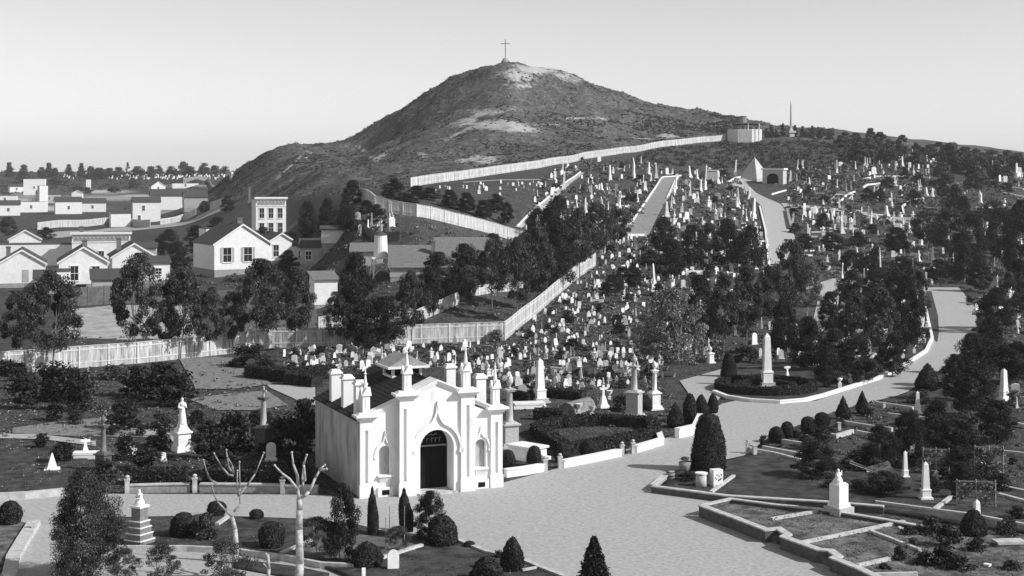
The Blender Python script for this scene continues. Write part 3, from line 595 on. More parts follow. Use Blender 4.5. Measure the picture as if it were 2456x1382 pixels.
# lantern on the ridge
la = bpy.data.objects.new('roof_lantern', None); COL.objects.link(la); la.parent = ch; la.location = (CXC, 5.9, 5.3); child(ch, la)
b = MB()
for x in (-.85, .85):
    for y in (-.85, .85): b.cbox(x, y, -.3, .16, .16, 1.55)
b.box(-.92, .92, -.92, -.86, -.4, .62); b.box(-.92, .92, .86, .92, -.4, .62); b.box(-.92, -.86, -.86, .86, -.4, .62); b.box(.86, .92, -.86, .86, -.4, .62); b.box(-.93, .93, -.95, .95, .62, .7); b.build('lantern_frame', 'white_trim', la)
b = MB(); b.box(-.8, .8, -.8, .8, .6, 1.2); b.build('lantern_louvre', 'door_dark', la)
b = MB(); b.prism([(-1.25, 1.22), (1.25, 1.22), (1.25, 1.3), (0, 1.95), (-1.25, 1.3)], -1.25, 1.25); b.build('lantern_roof', 'retaining_stone', la)
b = MB(); b.box(-1.3, 1.3, -1.32, -1.26, 1.16, 1.3); b.box(-1.3, 1.3, 1.26, 1.32, 1.16, 1.3); b.box(1.255, 1.32, -1.26, 1.26, 1.16, 1.3); b.box(-1.32, -1.255, -1.26, 1.26, 1.16, 1.3); b.build('lantern_eave', 'white_trim', la)
# door: panelled leaves, transom, tympanum grille with worn relief
b = MB(); b.box(3.2, 5.45, .76, .86, -.1, 3.75); d = cpart(b, 'door', 'door_dark')
b = MB(); b.box(3.32, 5.34, .66, .75, 2.5, 2.58); b.build('transom', 'wood', d)
b = MB()
for x in (3.45, 4.36):
    for z0, z1 in ((.2, .95), (1.05, 2.35)): b.box(x, x+.82, .73, .755, z0, z1)
b.build('door_panel', 'door_dark', d)
b = MB()
for k, (x, z) in enumerate(((3.75, 3.08), (4.0, 3.12), (4.25, 3.1), (4.5, 3.12))): b.lathe([(.0, 0), (.1, 0), (.1, .02)], 8, 0, 0, 0) if False else None; b.tube((x, .73, z), (x+.12, .73, z+.1), .018); b.tube((x+.12, .73, z+.1), (x+.2, .73, z), .018)
for x in (3.6, 3.85, 4.1, 4.38, 4.62, 4.85): b.tube((x, .73, 2.72), (x, .73, 2.95), .02); b.tube((x, .73, 2.95), (x+.12, .73, 2.95), .02)
b.build('tympanum_ironwork', 'wood', d)
b = MB(); b.box(3.2, 5.46, -.75, -.41, -.25, .13); b.box(3.33, 5.33, -.4, .76, -.25, .11); cpart(b, 'doorstep', 'coping_stone')
# small sawhorse by the right pilaster
p = W(1180, 1163); r = thing('sawhorse', 'small dark wooden sawhorse leaning by the right end of the chapel front', 'trestle', p, .4)
b = MB(); b.tube((-.35, 0, .75), (.35, 0, .75), .05); b.build('beam', 'wood', r)
for sx in (-.3, .3):
    for sy in (-.2, .2): b = MB(); b.tube((sx, 0, .75), (sx*1.2, sy, 0), .035); b.build('leg', 'iron', r)

# ---------------------------------------------------------------- monuments
def figure_mesh(name, h, m, pose='stand'):
    """one continuous draped figure, remeshed from a robe, torso, head and arms"""
    b = MB(); s = h
    if pose == 'stand':
        b.lathe([(.16*s, 0), (.15*s, .1*s), (.125*s, .35*s), (.10*s, .55*s), (.095*s, .62*s), (.12*s, .74*s), (.115*s, .80*s), (.05*s, .845*s), (.036*s, .87*s)], 14)
        b.lathe([(.02*s, 0), (.05*s, .03*s), (.057*s, .075*s), (.045*s, .125*s), (.01*s, .145*s)], 10, 0, 0, .855*s)
        b.path([(-.11*s, 0, .79*s), (-.155*s, -.02*s, .63*s), (-.05*s, -.13*s, .60*s)], [.042*s, .036*s, .026*s], 8); b.path([(.11*s, 0, .79*s), (.15*s, -.03*s, .62*s), (.06*s, -.13*s, .70*s)], [.042*s, .036*s, .026*s], 8)
        for k in range(7): a = PI*(1.1+.8*k/6); b.path([(.15*s*math.cos(a), .15*s*math.sin(a), 0), (.12*s*math.cos(a), .12*s*math.sin(a), .3*s), (.09*s*math.cos(a), .09*s*math.sin(a), .55*s)], [.025*s, .018*s, .01*s], 5)
    elif pose == 'seat':
        b.lathe([(.30*s, 0), (.30*s, .18*s), (.24*s, .34*s), (.17*s, .45*s), (.18*s, .68*s), (.07*s, .78*s)], 12); b.lathe([(.05*s, 0), (.10*s, .07*s), (.09*s, .16*s), (.02*s, .22*s)], 10, 0, -.03*s, .77*s)
        b.path([(-.2*s, 0, .68*s), (-.26*s, -.12*s, .45*s), (-.08*s, -.28*s, .42*s)], [.07*s, .06*s, .045*s], 8); b.path([(.2*s, 0, .68*s), (.26*s, -.12*s, .45*s), (.08*s, -.28*s, .42*s)], [.07*s, .06*s, .045*s], 8)
    elif pose == 'kneel':
        b.lathe([(.24*s, 0), (.24*s, .14*s), (.15*s, .3*s), (.14*s, .5*s), (.06*s, .6*s)], 12, -.05*s, 0); b.lathe([(.03*s, 0), (.08*s, .06*s), (.07*s, .13*s), (.02*s, .18*s)], 10, -.1*s, -.05*s, .58*s)
        b.path([(.05*s, 0, .52*s), (.14*s, -.05*s, .4*s), (.22*s, 0, .62*s)], [.05*s, .045*s, .03*s], 8); b.path([(-.15*s, 0, .5*s), (-.2*s, -.08*s, .36*s), (.0*s, -.14*s, .34*s)], [.05*s, .045*s, .03*s], 8)
        b.box(-.28*s, -.12*s, .1*s, .2*s, .0, .12*s)
    o = b.build('tmp', m); md = o.modifiers.new('r', 'REMESH'); md.mode = 'VOXEL'; md.voxel_size = .016*s; md.use_smooth_shade = True
    dg = bpy.context.evaluated_depsgraph_get(); dg.update(); me = bpy.data.meshes.new_from_object(o.evaluated_get(dg)); me.name = name
    bpy.data.objects.remove(o); me.materials.clear(); me.materials.append(MT[m]); return me
def urn(b, s, z, x=0, y=0): b.lathe([(.16*s, 0), (.16*s, .06*s), (.07*s, .14*s), (.09*s, .25*s), (.26*s, .45*s), (.3*s, .62*s), (.2*s, .72*s), (.24*s, .78*s), (.12*s, .86*s), (.05*s, .95*s), (.08*s, 1.0*s), (.01*s, 1.08*s)], 12, x, y, z)
def obelisk(p, h, w, label, m='marble', rz=None, group=None, steps=2):
    r = thing('obelisk', label, 'obelisk', p, rs_.uniform(-.1, .5) if rz is None else rz, group); b = MB(); z = -.1
    for k in range(steps): b.cbox(0, 0, z, w*(2.2-.4*k), w*(2.2-.4*k), .1+h*.035); z += .1+h*.035
    b.build('stepped_base', 'granite' if h > 3 else m, r); b = MB(); b.cbox(0, 0, z, w*1.25, w*1.25, h*.18); b.cbox(0, 0, z+h*.18, w*1.4, w*1.4, h*.025, .02); b.build('die', m, r); z += h*.205
    b = MB(); b.cbox(0, 0, z, w, w, h*.93-z, w*.16); b.cbox(0, 0, h*.93, w*.68, w*.68, h*.07, w*.33); b.build('shaft', m, r); return r
def column(p, h, w, label, top='urn', m='marble', mb=None, group=None, pedf=.3, rz=.38):
    mb = mb or m; r = thing('column_monument', label, 'column', p, rz, group); b = MB(); b.cbox(0, 0, -.1, w*3, w*3, .25); b.cbox(0, 0, .15, w*2.5, w*2.5, .15); b.build('base', mb, r)
    zp = h*pedf; b = MB(); b.cbox(0, 0, .3, w*1.9, w*1.9, zp-.3); b.cbox(0, 0, zp, w*2.4, w*2.4, .09); b.cbox(0, 0, zp+.09, w*2.0, w*2.0, .12, .1); b.build('pedestal', mb, r)
    zt = h*.82; b = MB(); b.lathe([(w*.62, 0), (w*.62, .06), (w*.48, .12), (w*.46, .5), (w*.38, zt-zp-.35), (w*.5, zt-zp-.28)], 14, 0, 0, zp+.2); b.build('column_shaft', m, r, True); b = MB(); b.cbox(0, 0, zt-.1, w*1.15, w*1.15, .1); b.cbox(0, 0, zt, w*1.4, w*1.4, .08); b.build('capital', mb, r)
    b = MB()
    if top == 'urn': urn(b, h-zt, zt+.08)
    elif top == 'cross': b.box(-.05, .05, -.05, .05, zt+.08, h); b.box(-.22, .22, -.049, .049, zt+(h-zt)*.55, zt+(h-zt)*.55+.1)
    b.build('urn' if top == 'urn' else 'cross', m, r, top == 'urn'); return r
def headstone_mesh(kind, seed=0):
    b = MB(); n = 8
    if kind == 'round': b.prism([(-.5, 0), (.5, 0)]+[(.5*math.cos(PI*k/n), .72+.28*math.sin(PI*k/n)) for k in range(n+1)], -.09, .09); b.box(-.62, .62, -.2, .2, -.15, .08)
    if kind == 'gothic': b.prism([(-.46, 0), (.46, 0), (.46, .62), (.3, .82), (0, 1), (-.3, .82), (-.46, .62)], -.09, .09); b.box(-.58, .58, -.2, .2, -.15, .08)
    if kind == 'square': b.prism([(-.45, 0), (.45, 0), (.45, .88), (.36, .95), (0, 1), (-.36, .95), (-.45, .88)], -.14, .14); b.box(-.6, .6, -.28, .28, -.15, .1)
    if kind == 'cross': b.box(-.1, .1, -.08, .08, .18, 1.0); b.box(-.33, -.1, -.079, .079, .62, .78); b.box(.1, .33, -.079, .079, .62, .78); b.box(-.3, .3, -.2, .2, -.15, .18)
    if kind == 'scroll': b.prism([(-.5, 0), (.5, 0), (.5, .6), (.38, .7), (.3, .7), (.22, .92), (0, 1), (-.22, .92), (-.3, .7), (-.38, .7), (-.5, .6)], -.1, .1); b.box(-.6, .6, -.22, .22, -.15, .09)
    if kind == 'obel': b.cbox(0, 0, -.1, .95, .95, .2); b.cbox(0, 0, .1, .7, .7, .18); b.cbox(0, 0, .28, .5, .5, .65, .1); b.cbox(0, 0, .93, .3, .3, .07, .14)
    if kind == 'ped': b.cbox(0, 0, -.1, .95, .95, .2); b.cbox(0, 0, .1, .62, .62, .45); b.cbox(0, 0, .55, .8, .8, .07); b.lathe([(.12, 0), (.08, .06), (.22, .2), (.18, .28), (.05, .38)], 8, 0, 0, .62)
    if kind == 'col': b.cbox(0, 0, -.1, .9, .9, .22); b.cbox(0, 0, .12, .6, .6, .22); b.lathe([(.2, .34), (.15, .9)], 8); b.cbox(0, 0, .9, .42, .42, .05); b.lathe([(.05, 0), (.13, .03), (.02, .08)], 6, 0, 0, .95)
    return b
def headstone(p, h, w, kind, label, m='marble', rz=.35, parts=True, group=None, t=None):
    r = thing('headstone', label, 'headstone', p, rz, group); b = MB(); th = .13; s = w/2
    if kind == 'round': b.prism([(-s, .12), (s, .12)]+[(s*math.cos(PI*k/12), h-s+s*math.sin(PI*k/12)) for k in range(13)], -th/2, th/2)
    elif kind == 'cone': b.cbox(0, 0, .12, w*.8, w*.8, h-.12, w*.36)
    elif kind == 'gothic': b.prism([(-s, .12), (s, .12), (s, h*.6), (0, h), (-s, h*.6)], -th/2, th/2)
    else: b.prism([(-s, .12), (s, .12), (s, h*.95), (0, h), (-s, h*.95)], -th, th)
    b.build('slab', m, r); b = MB(); b.cbox(0, 0, -.1, w*1.25, .5 if kind != 'cone' else w*1.25, .22); b.build('plinth', m, r); return r

# ---- hand placed monuments
p = W(437, 1082); r = thing('statue_monument', 'tall white pedestal topped by a standing draped figure left of the chapel', 'monument', p, .6)
b = MB(); b.cbox(0, 0, -.1, 1.15, 1.15, .45, .06); b.build('base', 'marble', r); b = MB(); b.cbox(0, 0, .35, .85, .85, .85); b.build('pedestal', 'marble', r); b = MB(); b.cbox(0, 0, 1.2, 1.05, 1.05, .1); b.cbox(0, 0, 1.3, .9, .9, .32, .2); b.cbox(0, 0, 1.62, .5, .5, .14); b.build('cornice', 'marble', r)
child(r, link('figure', figure_mesh('figure', 1.72, 'marble'), r, (0, 0, 1.76)))
p = W(335, 1310); r = thing('stepped_monument', 'tall stepped stone monument with a seated figure on the foreground lawn', 'monument', p, -.5)
z = -.1
for k, (w_, h_) in enumerate(((1.0, .42), (.88, .26), (.78, .26), (.68, .24))):
    b = MB(); b.cbox(0, 0, z, w_, w_, h_); b.build('step_block', 'shade_toned_stone', r); b = MB(); b.cbox(0, 0, z+h_, w_+.05, w_+.05, .045); b.build('step_edge', 'marble', r); z += h_+.045
b = MB(); b.cbox(0, 0, z, .55, .55, .62); b.build('shaft_block', 'shade_toned_stone', r); z += .62; b = MB(); b.cbox(0, 0, z, .66, .66, .1); b.build('cap', 'marble', r); z += .1
child(r, link('figure', figure_mesh('figure_seated', .78, 'marble', 'seat'), r, (0, 0, z), -.3))
p = W(2012, 1250); r = thing('kneeling_monument', 'white square pedestal with a kneeling figure on the terraced lawn', 'monument', p, .62)
b = MB(); b.cbox(0, 0, -.1, 1.1, 1.1, .42); b.build('base', 'granite', r); b = MB(); b.cbox(0, 0, .32, .86, .86, .2, .04); b.cbox(0, 0, .52, .68, .68, .95); b.build('pedestal', 'marble', r); b = MB(); b.cbox(0, 0, 1.47, .7, .7, .1, .12); b.build('cornice', 'marble', r)
child(r, link('figure', figure_mesh('figure_kneeling', .95, 'marble', 'kneel'), r, (0, 0, 1.56)))
TLH = .45
for o_ in (r,): o_.location.z += TLH
column(W(248, 1130), 3.3, .36, 'slim dark column with a small finial on a white base, left of the statue', 'urn', 'shade_toned_stone', 'dark_stone', rz=-.45)
column(W(632, 1090), 4.4, .42, 'grey column on a round capped pedestal, left of the chapel wall', 'cross', 'granite', 'dark_stone', None, .38, -.45)
column(W(1222, 1072), 4.6, .5, 'tall pale column standing right against the chapel side', 'urn', 'granite', 'granite', None, .32)
column(W(1521, 1002), 4.6, .5, 'tall fluted column with an urn, tallest beside the plaza graves', 'urn', 'granite', 'granite', None, .4, -.45)
column(W(1570, 982), 3.6, .36, 'slim white column monument just right of the tall urn column', 'urn', 'marble', 'marble', None, .34)
obelisk(W(1295, 965), 3.5, .62, 'white obelisk on a wide marble slab behind the chapel right side'); obelisk(W(1840, 928), 4.6, .66, 'large white obelisk rising from the round hedged plot', 'marble')
column(W(1953, 882), 3.0, .36, 'white column with a rounded top right of the large obelisk', 'urn', 'marble', 'marble', None, .28)
obelisk(W(2220, 1203), 2.2, .38, 'slender white obelisk in front of the vine-covered trellis'); obelisk(W(2408, 962), 2.6, .48, 'lone white obelisk on the slope at the right edge')
obelisk(W(2201, 992), 1.7, .3, 'small white obelisk right of the two dark spikes'); obelisk(W(2171, 1150), 1.7, .24, 'thin white obelisk left of the slender obelisk'); obelisk(W(2343, 1290), 1.9, .32, 'broad white obelisk half hidden by the dark shrubs at bottom right')
headstone(W(650, 1105), 1.15, .62, 'round', 'white round-topped headstone in front of the dark hedge left of the chapel', rz=.1); headstone(W(943, 1372), 1.0, .52, 'round', 'white round-topped headstone near the bottom edge', rz=.25)
headstone(W(125, 1128), 1.05, .75, 'cone', 'pointed white gravestone nearest the left edge', rz=.3); headstone(W(318, 1092), .75, .55, 'gothic', 'small pointed white gravestone between the slim column and the statue', rz=.2)
headstone(W(1253, 950), .95, .75, 'round', 'pale round-topped headstone beside the hedge behind the chapel pinnacle', 'granite', .1); headstone(W(2185, 1100), 1.2, .62, 'round', 'tall grey round-topped headstone before the dark trees at right', 'granite', .2)
headstone(W(392, 1105), .5, .3, 'square', 'tiny pale tablet in the hedge below the statue'); headstone(W(2160, 1285), .45, .2, 'square', 'tiny white marker on the far terrace plot', rz=.2)
def crossmon(px, py, h, label, w=.8):
    p = W(px, py); r = thing('cross_monument', label, 'cross', p, .35); b = MB(); b.cbox(0, 0, -.1, w, w, .35, .05); b.cbox(0, 0, .25, w*.72, w*.72, h*.38, w*.2); b.build('pedestal', 'marble', r)
    b = MB(); z = .25+h*.38; b.box(-.09, .09, -.07, .07, z, h); b.box(-.3, -.09, -.069, .069, h*.8, h*.8+.17); b.box(.09, .3, -.069, .069, h*.8, h*.8+.17); b.build('cross', 'marble', r); return r
crossmon(1447, 978, 1.75, 'white stone cross on a tapered pedestal left of the tall urn column'); crossmon(205, 1090, 1.0, 'small white cross with low marble wall at the left plots', .5); crossmon(1888, 905, 1.0, 'small white cross right of the large obelisk', .35)
# ledger tombs
def tomb(px, py, L, w_, h_, label, rz, m='marble'):
    p = W(px, py); r = thing('ledger_tomb', label, 'tomb', p, rz); b = MB(); b.box(-L/2-.2, L/2+.2, -w_/2-.2, w_/2+.2, -.2, .2); b.build('plinth', m, r); b = MB(); b.box(-L/2, L/2, -w_/2, w_/2, .2, h_); b.build('chest', m, r); b = MB(); b.box(-L/2-.12, L/2+.12, -w_/2-.12, w_/2+.12, h_, h_+.13); b.build('lid', m, r); return r
tomb(1265, 1100, 2.1, 1.3, .75, 'large white box tomb beside the right corner of the chapel', -.75); tomb(1268, 978, 2.2, 1.0, .3, 'low white slab tomb under the obelisk behind the chapel', .2); tomb(212, 1098, 1.6, .7, .25, 'low white grave surround beside the slim column', .1)
p = W(1385, 985); r = thing('brick_vault', 'grey barrel-roofed brick vault lying among the plots', 'vault', p, 1.05)
b = MB(); n_ = 10; b.prism([(-1.9, -.1), (-1.9, .1)]+[(-1.9+.0*k, .1) for k in range(1)]+[(1.9, .1), (1.9, -.1)], -.75, .75); b.build('plinth', 'retaining_stone', r)
b = MB(); vs = []
for x in (-1.8, 1.8):
    for k in range(13): a = PI*k/12; vs.append((x, -.62*math.cos(a), .1+.72*math.sin(a)))
b.add(vs, [(k, k+1, 14+k, 13+k) for k in range(12)]+[tuple(range(13)), tuple(range(25, 12, -1))]); b.build('barrel_roof', 'gravel_plot', r)
for k, (px, py, s) in enumerate(((1389, 992, .75), (1420, 998, .8), (1462, 958, .7))):
    p = W(px, py); r = thing('garden_urn', ('wide white garden urn left of its pair behind the clipped hedge', 'wide white garden urn right of its pair behind the clipped hedge', 'small white urn just right of the stone cross')[k], 'urn', p)
    b = MB(); b.cbox(0, 0, -.1, .34*s, .34*s, .35); b.build('foot', 'marble', r); b = MB(); b.lathe([(.06*s, 0), (.06*s, .12*s), (.3*s, .4*s), (.34*s, .62*s), (.38*s, .66*s), (.3*s, .66*s), (.02, .5*s)], 12, 0, 0, .25); b.build('bowl', 'marble', r, True)
# pyramid tomb and mausoleum
p = W(1810, 432); s_ = mpp(p)*1.12; r = thing('pyramid_tomb', 'pale stone pyramid tomb on the upper slope', 'tomb', p, .75); b = MB(); b.cbox(0, 0, -.5, 52*s_, 52*s_, .9); b.build('plinth', 'coping_stone', r); b = MB()
hw_ = 26*s_; nc = 14; H_ = 46*s_
for k in range(nc): q = 1-k/nc; q1 = 1-(k+1)/nc*.995; b.box(-hw_*q*.96, hw_*q*.96, -hw_*q*.96, hw_*q*.96, .4+H_*k/nc, .4+H_*(k+1)/nc, hw_*(q-q1)*.85, hw_*(q-q1)*.85)
b.build('pyramid', 'coping_stone', r)
p = W(1857, 441); s_ = mpp(p); r = thing('mausoleum', 'square dark-fronted mausoleum with white roof edge beside the pyramid', 'mausoleum', p, -.42); w_ = 25*s_; h_ = 33*s_
b = MB(); b.box(-w_, w_, -w_*.6, w_*.8, -.5, h_); b.build('wall', 'coping_stone', r); b = MB(); b.box(-w_-.3, w_+.3, -w_*.6-.3, w_*.8+.3, h_, h_+.5); b.build('roof_cornice', 'marble', r); b = MB(); b.prism(arch(0, w_*.55, 0, h_*.45, w_*.4, 10), -w_*.6-.03, -w_*.6+.05); b.build('doorway', 'door_dark', r)
p = W(1705, 432); s_ = mpp(p); r = thing('small_vault', 'low grey hillside vault left of the pyramid tomb', 'vault', p, .2); b = MB(); b.box(-14*s_, 14*s_, -1, 4, -1, 22*s_); b.build('wall', 'retaining_stone', r); b = MB(); b.box(-16*s_, 16*s_, -1.2, 4.2, 22*s_, 24*s_); b.build('roof_slab', 'coping_stone', r)
# summit cross
p = at(1212, 577); p.z = gz(p.x, p.y); s_ = mpp(p); r = thing('summit_cross', 'tall thin wooden cross on a stone mound at the hilltop', 'cross', p, .1)
b = MB(); b.lathe([(16*s_*.8, -1), (13*s_*.8, .6), (6*s_, 1.7), (2*s_, 2.2)], 9); b.build('stone_mound', 'retaining_stone', r); b = MB(); b.box(-.12, .12, -.11, .11, 1.2, 57*s_); b.build('upright', 'bark', r); b = MB(); b.box(-11*s_, 11*s_, -.111, .111, 46*s_, 46*s_+.22); b.build('crossbar', 'bark', r)
# hill column with statue pedestal
p = at(1897, 545); s_ = mpp(p); r = thing('memorial_column', 'very tall thin memorial shaft on the skyline right of the reservoir', 'monument', p, .3); b = MB(); b.cbox(0, 0, -.5, 13*s_, 13*s_, 12*s_); b.build('base', 'granite', r)
b = MB(); b.cbox(0, 0, 12*s_-.5, 18*s_, 18*s_, .7); b.cbox(0, 0, 12*s_+.2, 9*s_, 9*s_, 7*s_, .3); b.build('cornice', 'granite', r); b = MB(); b.lathe([(3.4*s_, 0), (2.4*s_, 25*s_), (2.3*s_, 26*s_), (1.7*s_, 55*s_), (.5*s_, 66*s_)], 8, 0, 0, 19*s_); b.build('shaft', 'granite', r)
# reservoir
p = at(1786, 538); s_ = mpp(p); r = thing('reservoir', 'white eight-sided board-walled hilltop reservoir with a flat dark roof', 'reservoir', p, 0)
b = MB(); R_ = 44*s_
for k in range(64):
    f_ = k//8; A_ = Vector((math.cos(2*PI*f_/8+.25), math.sin(2*PI*f_/8+.25), 0))*R_; B_ = Vector((math.cos(2*PI*(f_+1)/8+.25), math.sin(2*PI*(f_+1)/8+.25), 0))*R_; u_ = A_.lerp(B_, (k % 8+.06)/8); v_ = A_.lerp(B_, (k % 8+.94)/8)
    b.add([(u_.x, u_.y, -2), (v_.x, v_.y, -2), (v_.x, v_.y, 25*s_), (u_.x, u_.y, 25*s_)], [(0, 1, 2, 3)])
wb = b.build('wall_boards', 'tank_paint', r); wb['kind'] = 'stuff'; b = MB(); b.lathe([(R_*.9, -2), (R_*.9, 24.5*s_)], 24); b.build('tank_wall', 'fence_post', r)
for k, dx in enumerate((2, 28)): b = MB(); b.tube((dx*s_, -R_*.9, -1), (dx*s_, -R_*.9, 38*s_), 1.3*s_); b.build('roof_post', 'tank_paint', r)
b = MB(); b.lathe([(R_*.95, 37*s_), (R_*.95, 38.2*s_), (.2*s_, 43*s_)], 24, 12*s_, 0); b.build('roof', 'shingle', r)
p = at(1781, 552); s_ = mpp(p); r = thing('tank', 'small grey wooden water tank on the skyline behind the reservoir', 'tank', p, 0); b = MB(); b.lathe([(10.5*s_, 22*s_), (10*s_, 39*s_)], 16); b.build('barrel', 'wood', r); b = MB(); b.lathe([(11*s_, 39*s_), (10.8*s_, 40*s_), (1, 41.5*s_)], 16); b.build('lid', 'shingle', r)
for a in range(4): b = MB(); b.tube((8*s_*math.cos(a*PI/2+.8), 8*s_*math.sin(a*PI/2+.8), -1), (8*s_*math.cos(a*PI/2+.8), 8*s_*math.sin(a*PI/2+.8), 22*s_), .2); b.build('leg', 'wood', r)

# ---------------------------------------------------------------- houses
def window(par, x, z, w_, h_, y, side='f', shutters=False, frame='white_trim', hw=0, depth=0):
    o = bpy.data.objects.new('window', None); COL.objects.link(o); o.parent = par; child(par, o)
    if side == 'f': o.location = (x, y, z)
    elif side == 'l': o.location = (y, x, z); o.rotation_euler = (0, 0, -PI/2)
    elif side == 'r': o.location = (y, x, z); o.rotation_euler = (0, 0, PI/2)
    t = .11; b = MB(); b.box(-w_/2-t, -w_/2, -.07, 0, -t, h_+t); b.box(w_/2, w_/2+t, -.07, 0, -t, h_+t); b.box(-w_/2, w_/2, -.07, 0, h_, h_+t); b.box(-w_/2, w_/2, -.07, 0, -t, 0); b.box(-w_/2-.18, w_/2+.18, -.14, -.071, -t-.06, -t+.02); b.box(-w_/2-.15, w_/2+.15, -.16, -.071, h_+t-.03, h_+t+.07); b.box(-w_/2, w_/2, -.05, -.006, h_/2-.03, h_/2+.03); b.box(-.02, .02, -.045, -.007, 0, h_); b.build('frame', frame, o)
    b = MB(); b.box(-w_/2, w_/2, -.03, -.01, 0, h_); b.build('pane', 'glass', o)
    if shutters:
        for s in (-1, 1): b = MB(); x0 = s*(w_/2+t+.02); x1 = x0+s*.42; b.box(min(x0, x1), max(x0, x1), -.05, -.005, -.05, h_+.05); b.build('shutter', 'grey_paint', o)
    return o
def house(px, py, W_, D_, hw, hr, rz, label, front='gable', wins=(), wall='white_paint', roof='shingle', chim=(), doors=(), side=(), base=.3, eave=.3, Y=None, name='house', left=True, cornice=False):
    """origin at the middle of the front wall foot; front faces -y"""
    p = W(px, py) if Y is None else at(px, Y); r = thing(name, label, 'house' if name == 'house' else 'shed', p, rz)
    if base: b = MB(); b.box(-W_/2+.05, W_/2-.05, .05, D_-.05, -1.5, base); b.build('foundation', 'retaining_stone', r)
    b = MB()
    if front == 'gable': b.prism([(-W_/2, base), (W_/2, base), (W_/2, hw), (0, hw+hr), (-W_/2, hw)], 0, D_)
    elif front == 'eave': b.add([(-W_/2, 0, base), (W_/2, 0, base), (W_/2, D_, base), (-W_/2, D_, base), (-W_/2, 0, hw), (W_/2, 0, hw), (W_/2, D_, hw), (-W_/2, D_, hw), (-W_/2, D_/2, hw+hr), (W_/2, D_/2, hw+hr)], [(0, 1, 5, 4), (1, 2, 6, 9, 5), (2, 3, 7, 6), (3, 0, 4, 8, 7), (3, 2, 1, 0), (4, 5, 9, 8), (7, 8, 9, 6)])
    elif front == 'shed': b.add([(-W_/2, 0, base), (W_/2, 0, base), (W_/2, D_, base), (-W_/2, D_, base), (-W_/2, 0, hw), (W_/2, 0, hw), (W_/2, D_, hw+hr), (-W_/2, D_, hw+hr)], [(0, 1, 5, 4), (1, 2, 6, 5), (2, 3, 7, 6), (3, 0, 4, 7), (3, 2, 1, 0), (4, 5, 6, 7)])
    else: b.box(-W_/2, W_/2, 0, D_, base, hw)
    b.build('wall', wall, r); e = eave; t = .12
    if front == 'gable':
        sl = hr/(W_/2)
        for s in (-1, 1):
            b = MB(); x = s*(W_/2+e); b.prism([(x, hw-e*sl+.02), (0, hw+hr+.02), (0, hw+hr+.02+t), (x, hw-e*sl+.02+t)] if s > 0 else [(0, hw+hr+.02), (x, hw-e*sl+.02), (x, hw-e*sl+.02+t), (0, hw+hr+.02+t)], -e*.8, D_+e*.8); b.build('roof', roof, r)
            b = MB(); b.prism([(x, hw-e*sl-.16), (0, hw+hr-.16), (0, hw+hr+t+.03), (x, hw-e*sl+t+.03)] if s > 0 else [(0, hw+hr-.16), (x, hw-e*sl-.16), (x, hw-e*sl+t+.03), (0, hw+hr+t+.03)], -e*.8-.06, -e*.8-.002); b.build('bargeboard', 'white_trim', r)
    elif front == 'eave':
        sl = hr/(D_/2); b = MB()
        for s in (0, 1):
            y0, y1 = (-e, D_/2) if s == 0 else (D_+e, D_/2); z0 = hw-e*sl+.02; b = MB(); b.add([(-W_/2-e, y0, z0), (W_/2+e, y0, z0), (W_/2+e, y1, hw+hr+.02), (-W_/2-e, y1, hw+hr+.02), (-W_/2-e, y0, z0+t), (W_/2+e, y0, z0+t), (W_/2+e, y1, hw+hr+.02+t), (-W_/2-e, y1, hw+hr+.02+t)], [(0, 1, 5, 4), (1, 2, 6, 5), (2, 3, 7, 6), (3, 0, 4, 7), (4, 5, 6, 7), (3, 2, 1, 0)]); b.build('roof', roof, r)
    elif front == 'shed': b = MB(); b.add([(-W_/2-e, -e, hw), (W_/2+e, -e, hw), (W_/2+e, D_+e, hw+hr+.05), (-W_/2-e, D_+e, hw+hr+.05), (-W_/2-e, -e, hw+t), (W_/2+e, -e, hw+t), (W_/2+e, D_+e, hw+hr+.05+t), (-W_/2-e, D_+e, hw+hr+.05+t)], [(0, 1, 5, 4), (1, 2, 6, 5), (2, 3, 7, 6), (3, 0, 4, 7), (4, 5, 6, 7), (3, 2, 1, 0)]); b.build('roof', roof, r)
    else: b = MB(); b.box(-W_/2+.1, W_/2-.1, .3, D_-.1, hw+.002, hw+.12); b.build('roof', roof, r)
    if cornice:
        b = MB(); b.box(-W_/2-.35, W_/2+.35, -.5, .6, hw+.16, hw+.62); b.box(-W_/2-.2, W_/2+.2, -.28, .45, hw-.02+.03, hw+.158); b.build('cornice', 'white_trim', r)
        b = MB(); b.box(-W_/2-.1, W_/2+.1, -.1, -.003, hw-1.5, hw-1.35); b.build('frieze_band', 'white_trim', r); b = MB(); n_ = int(W_/.8)
        b.box(-W_/2+.3, W_/2-.3, -.03, -.004, hw-1.25, hw-.55); b.build('frieze_shade_panel', 'retaining_stone', r)  # grey panel paints the shadow under the cornice
        for k in range(n_+1): x = -W_/2+.25+(W_-.5)*k/n_; b = MB(); b.box(x-.06, x+.06, -.2, -.035, hw-.55, hw-.0); b.build('bracket', 'white_trim', r)
    for (x, z, w_, h_, sh) in wins: window(r, x, z, w_, h_, -.004, 'f', sh)
    for (x, z, w_, h_) in side: window(r, x, z, w_, h_, -W_/2-.004, 'l') if left else window(r, x, z, w_, h_, W_/2+.004, 'r')
    for (x, z, w_, h_, m) in doors: b = MB(); b.box(x-w_/2, x+w_/2, -.06, -.004, z, z+h_); b.build('door', m, r)
    for (x, y, z, s, h_) in chim: b = MB(); b.cbox(x, y, z-1, s, s, h_+1); c_ = b.build('chimney', 'brick', r); b = MB(); b.cbox(x, y, z+h_, s*1.25, s*1.25, .18); b.build('chimney_cap', 'brick', c_)
    return r
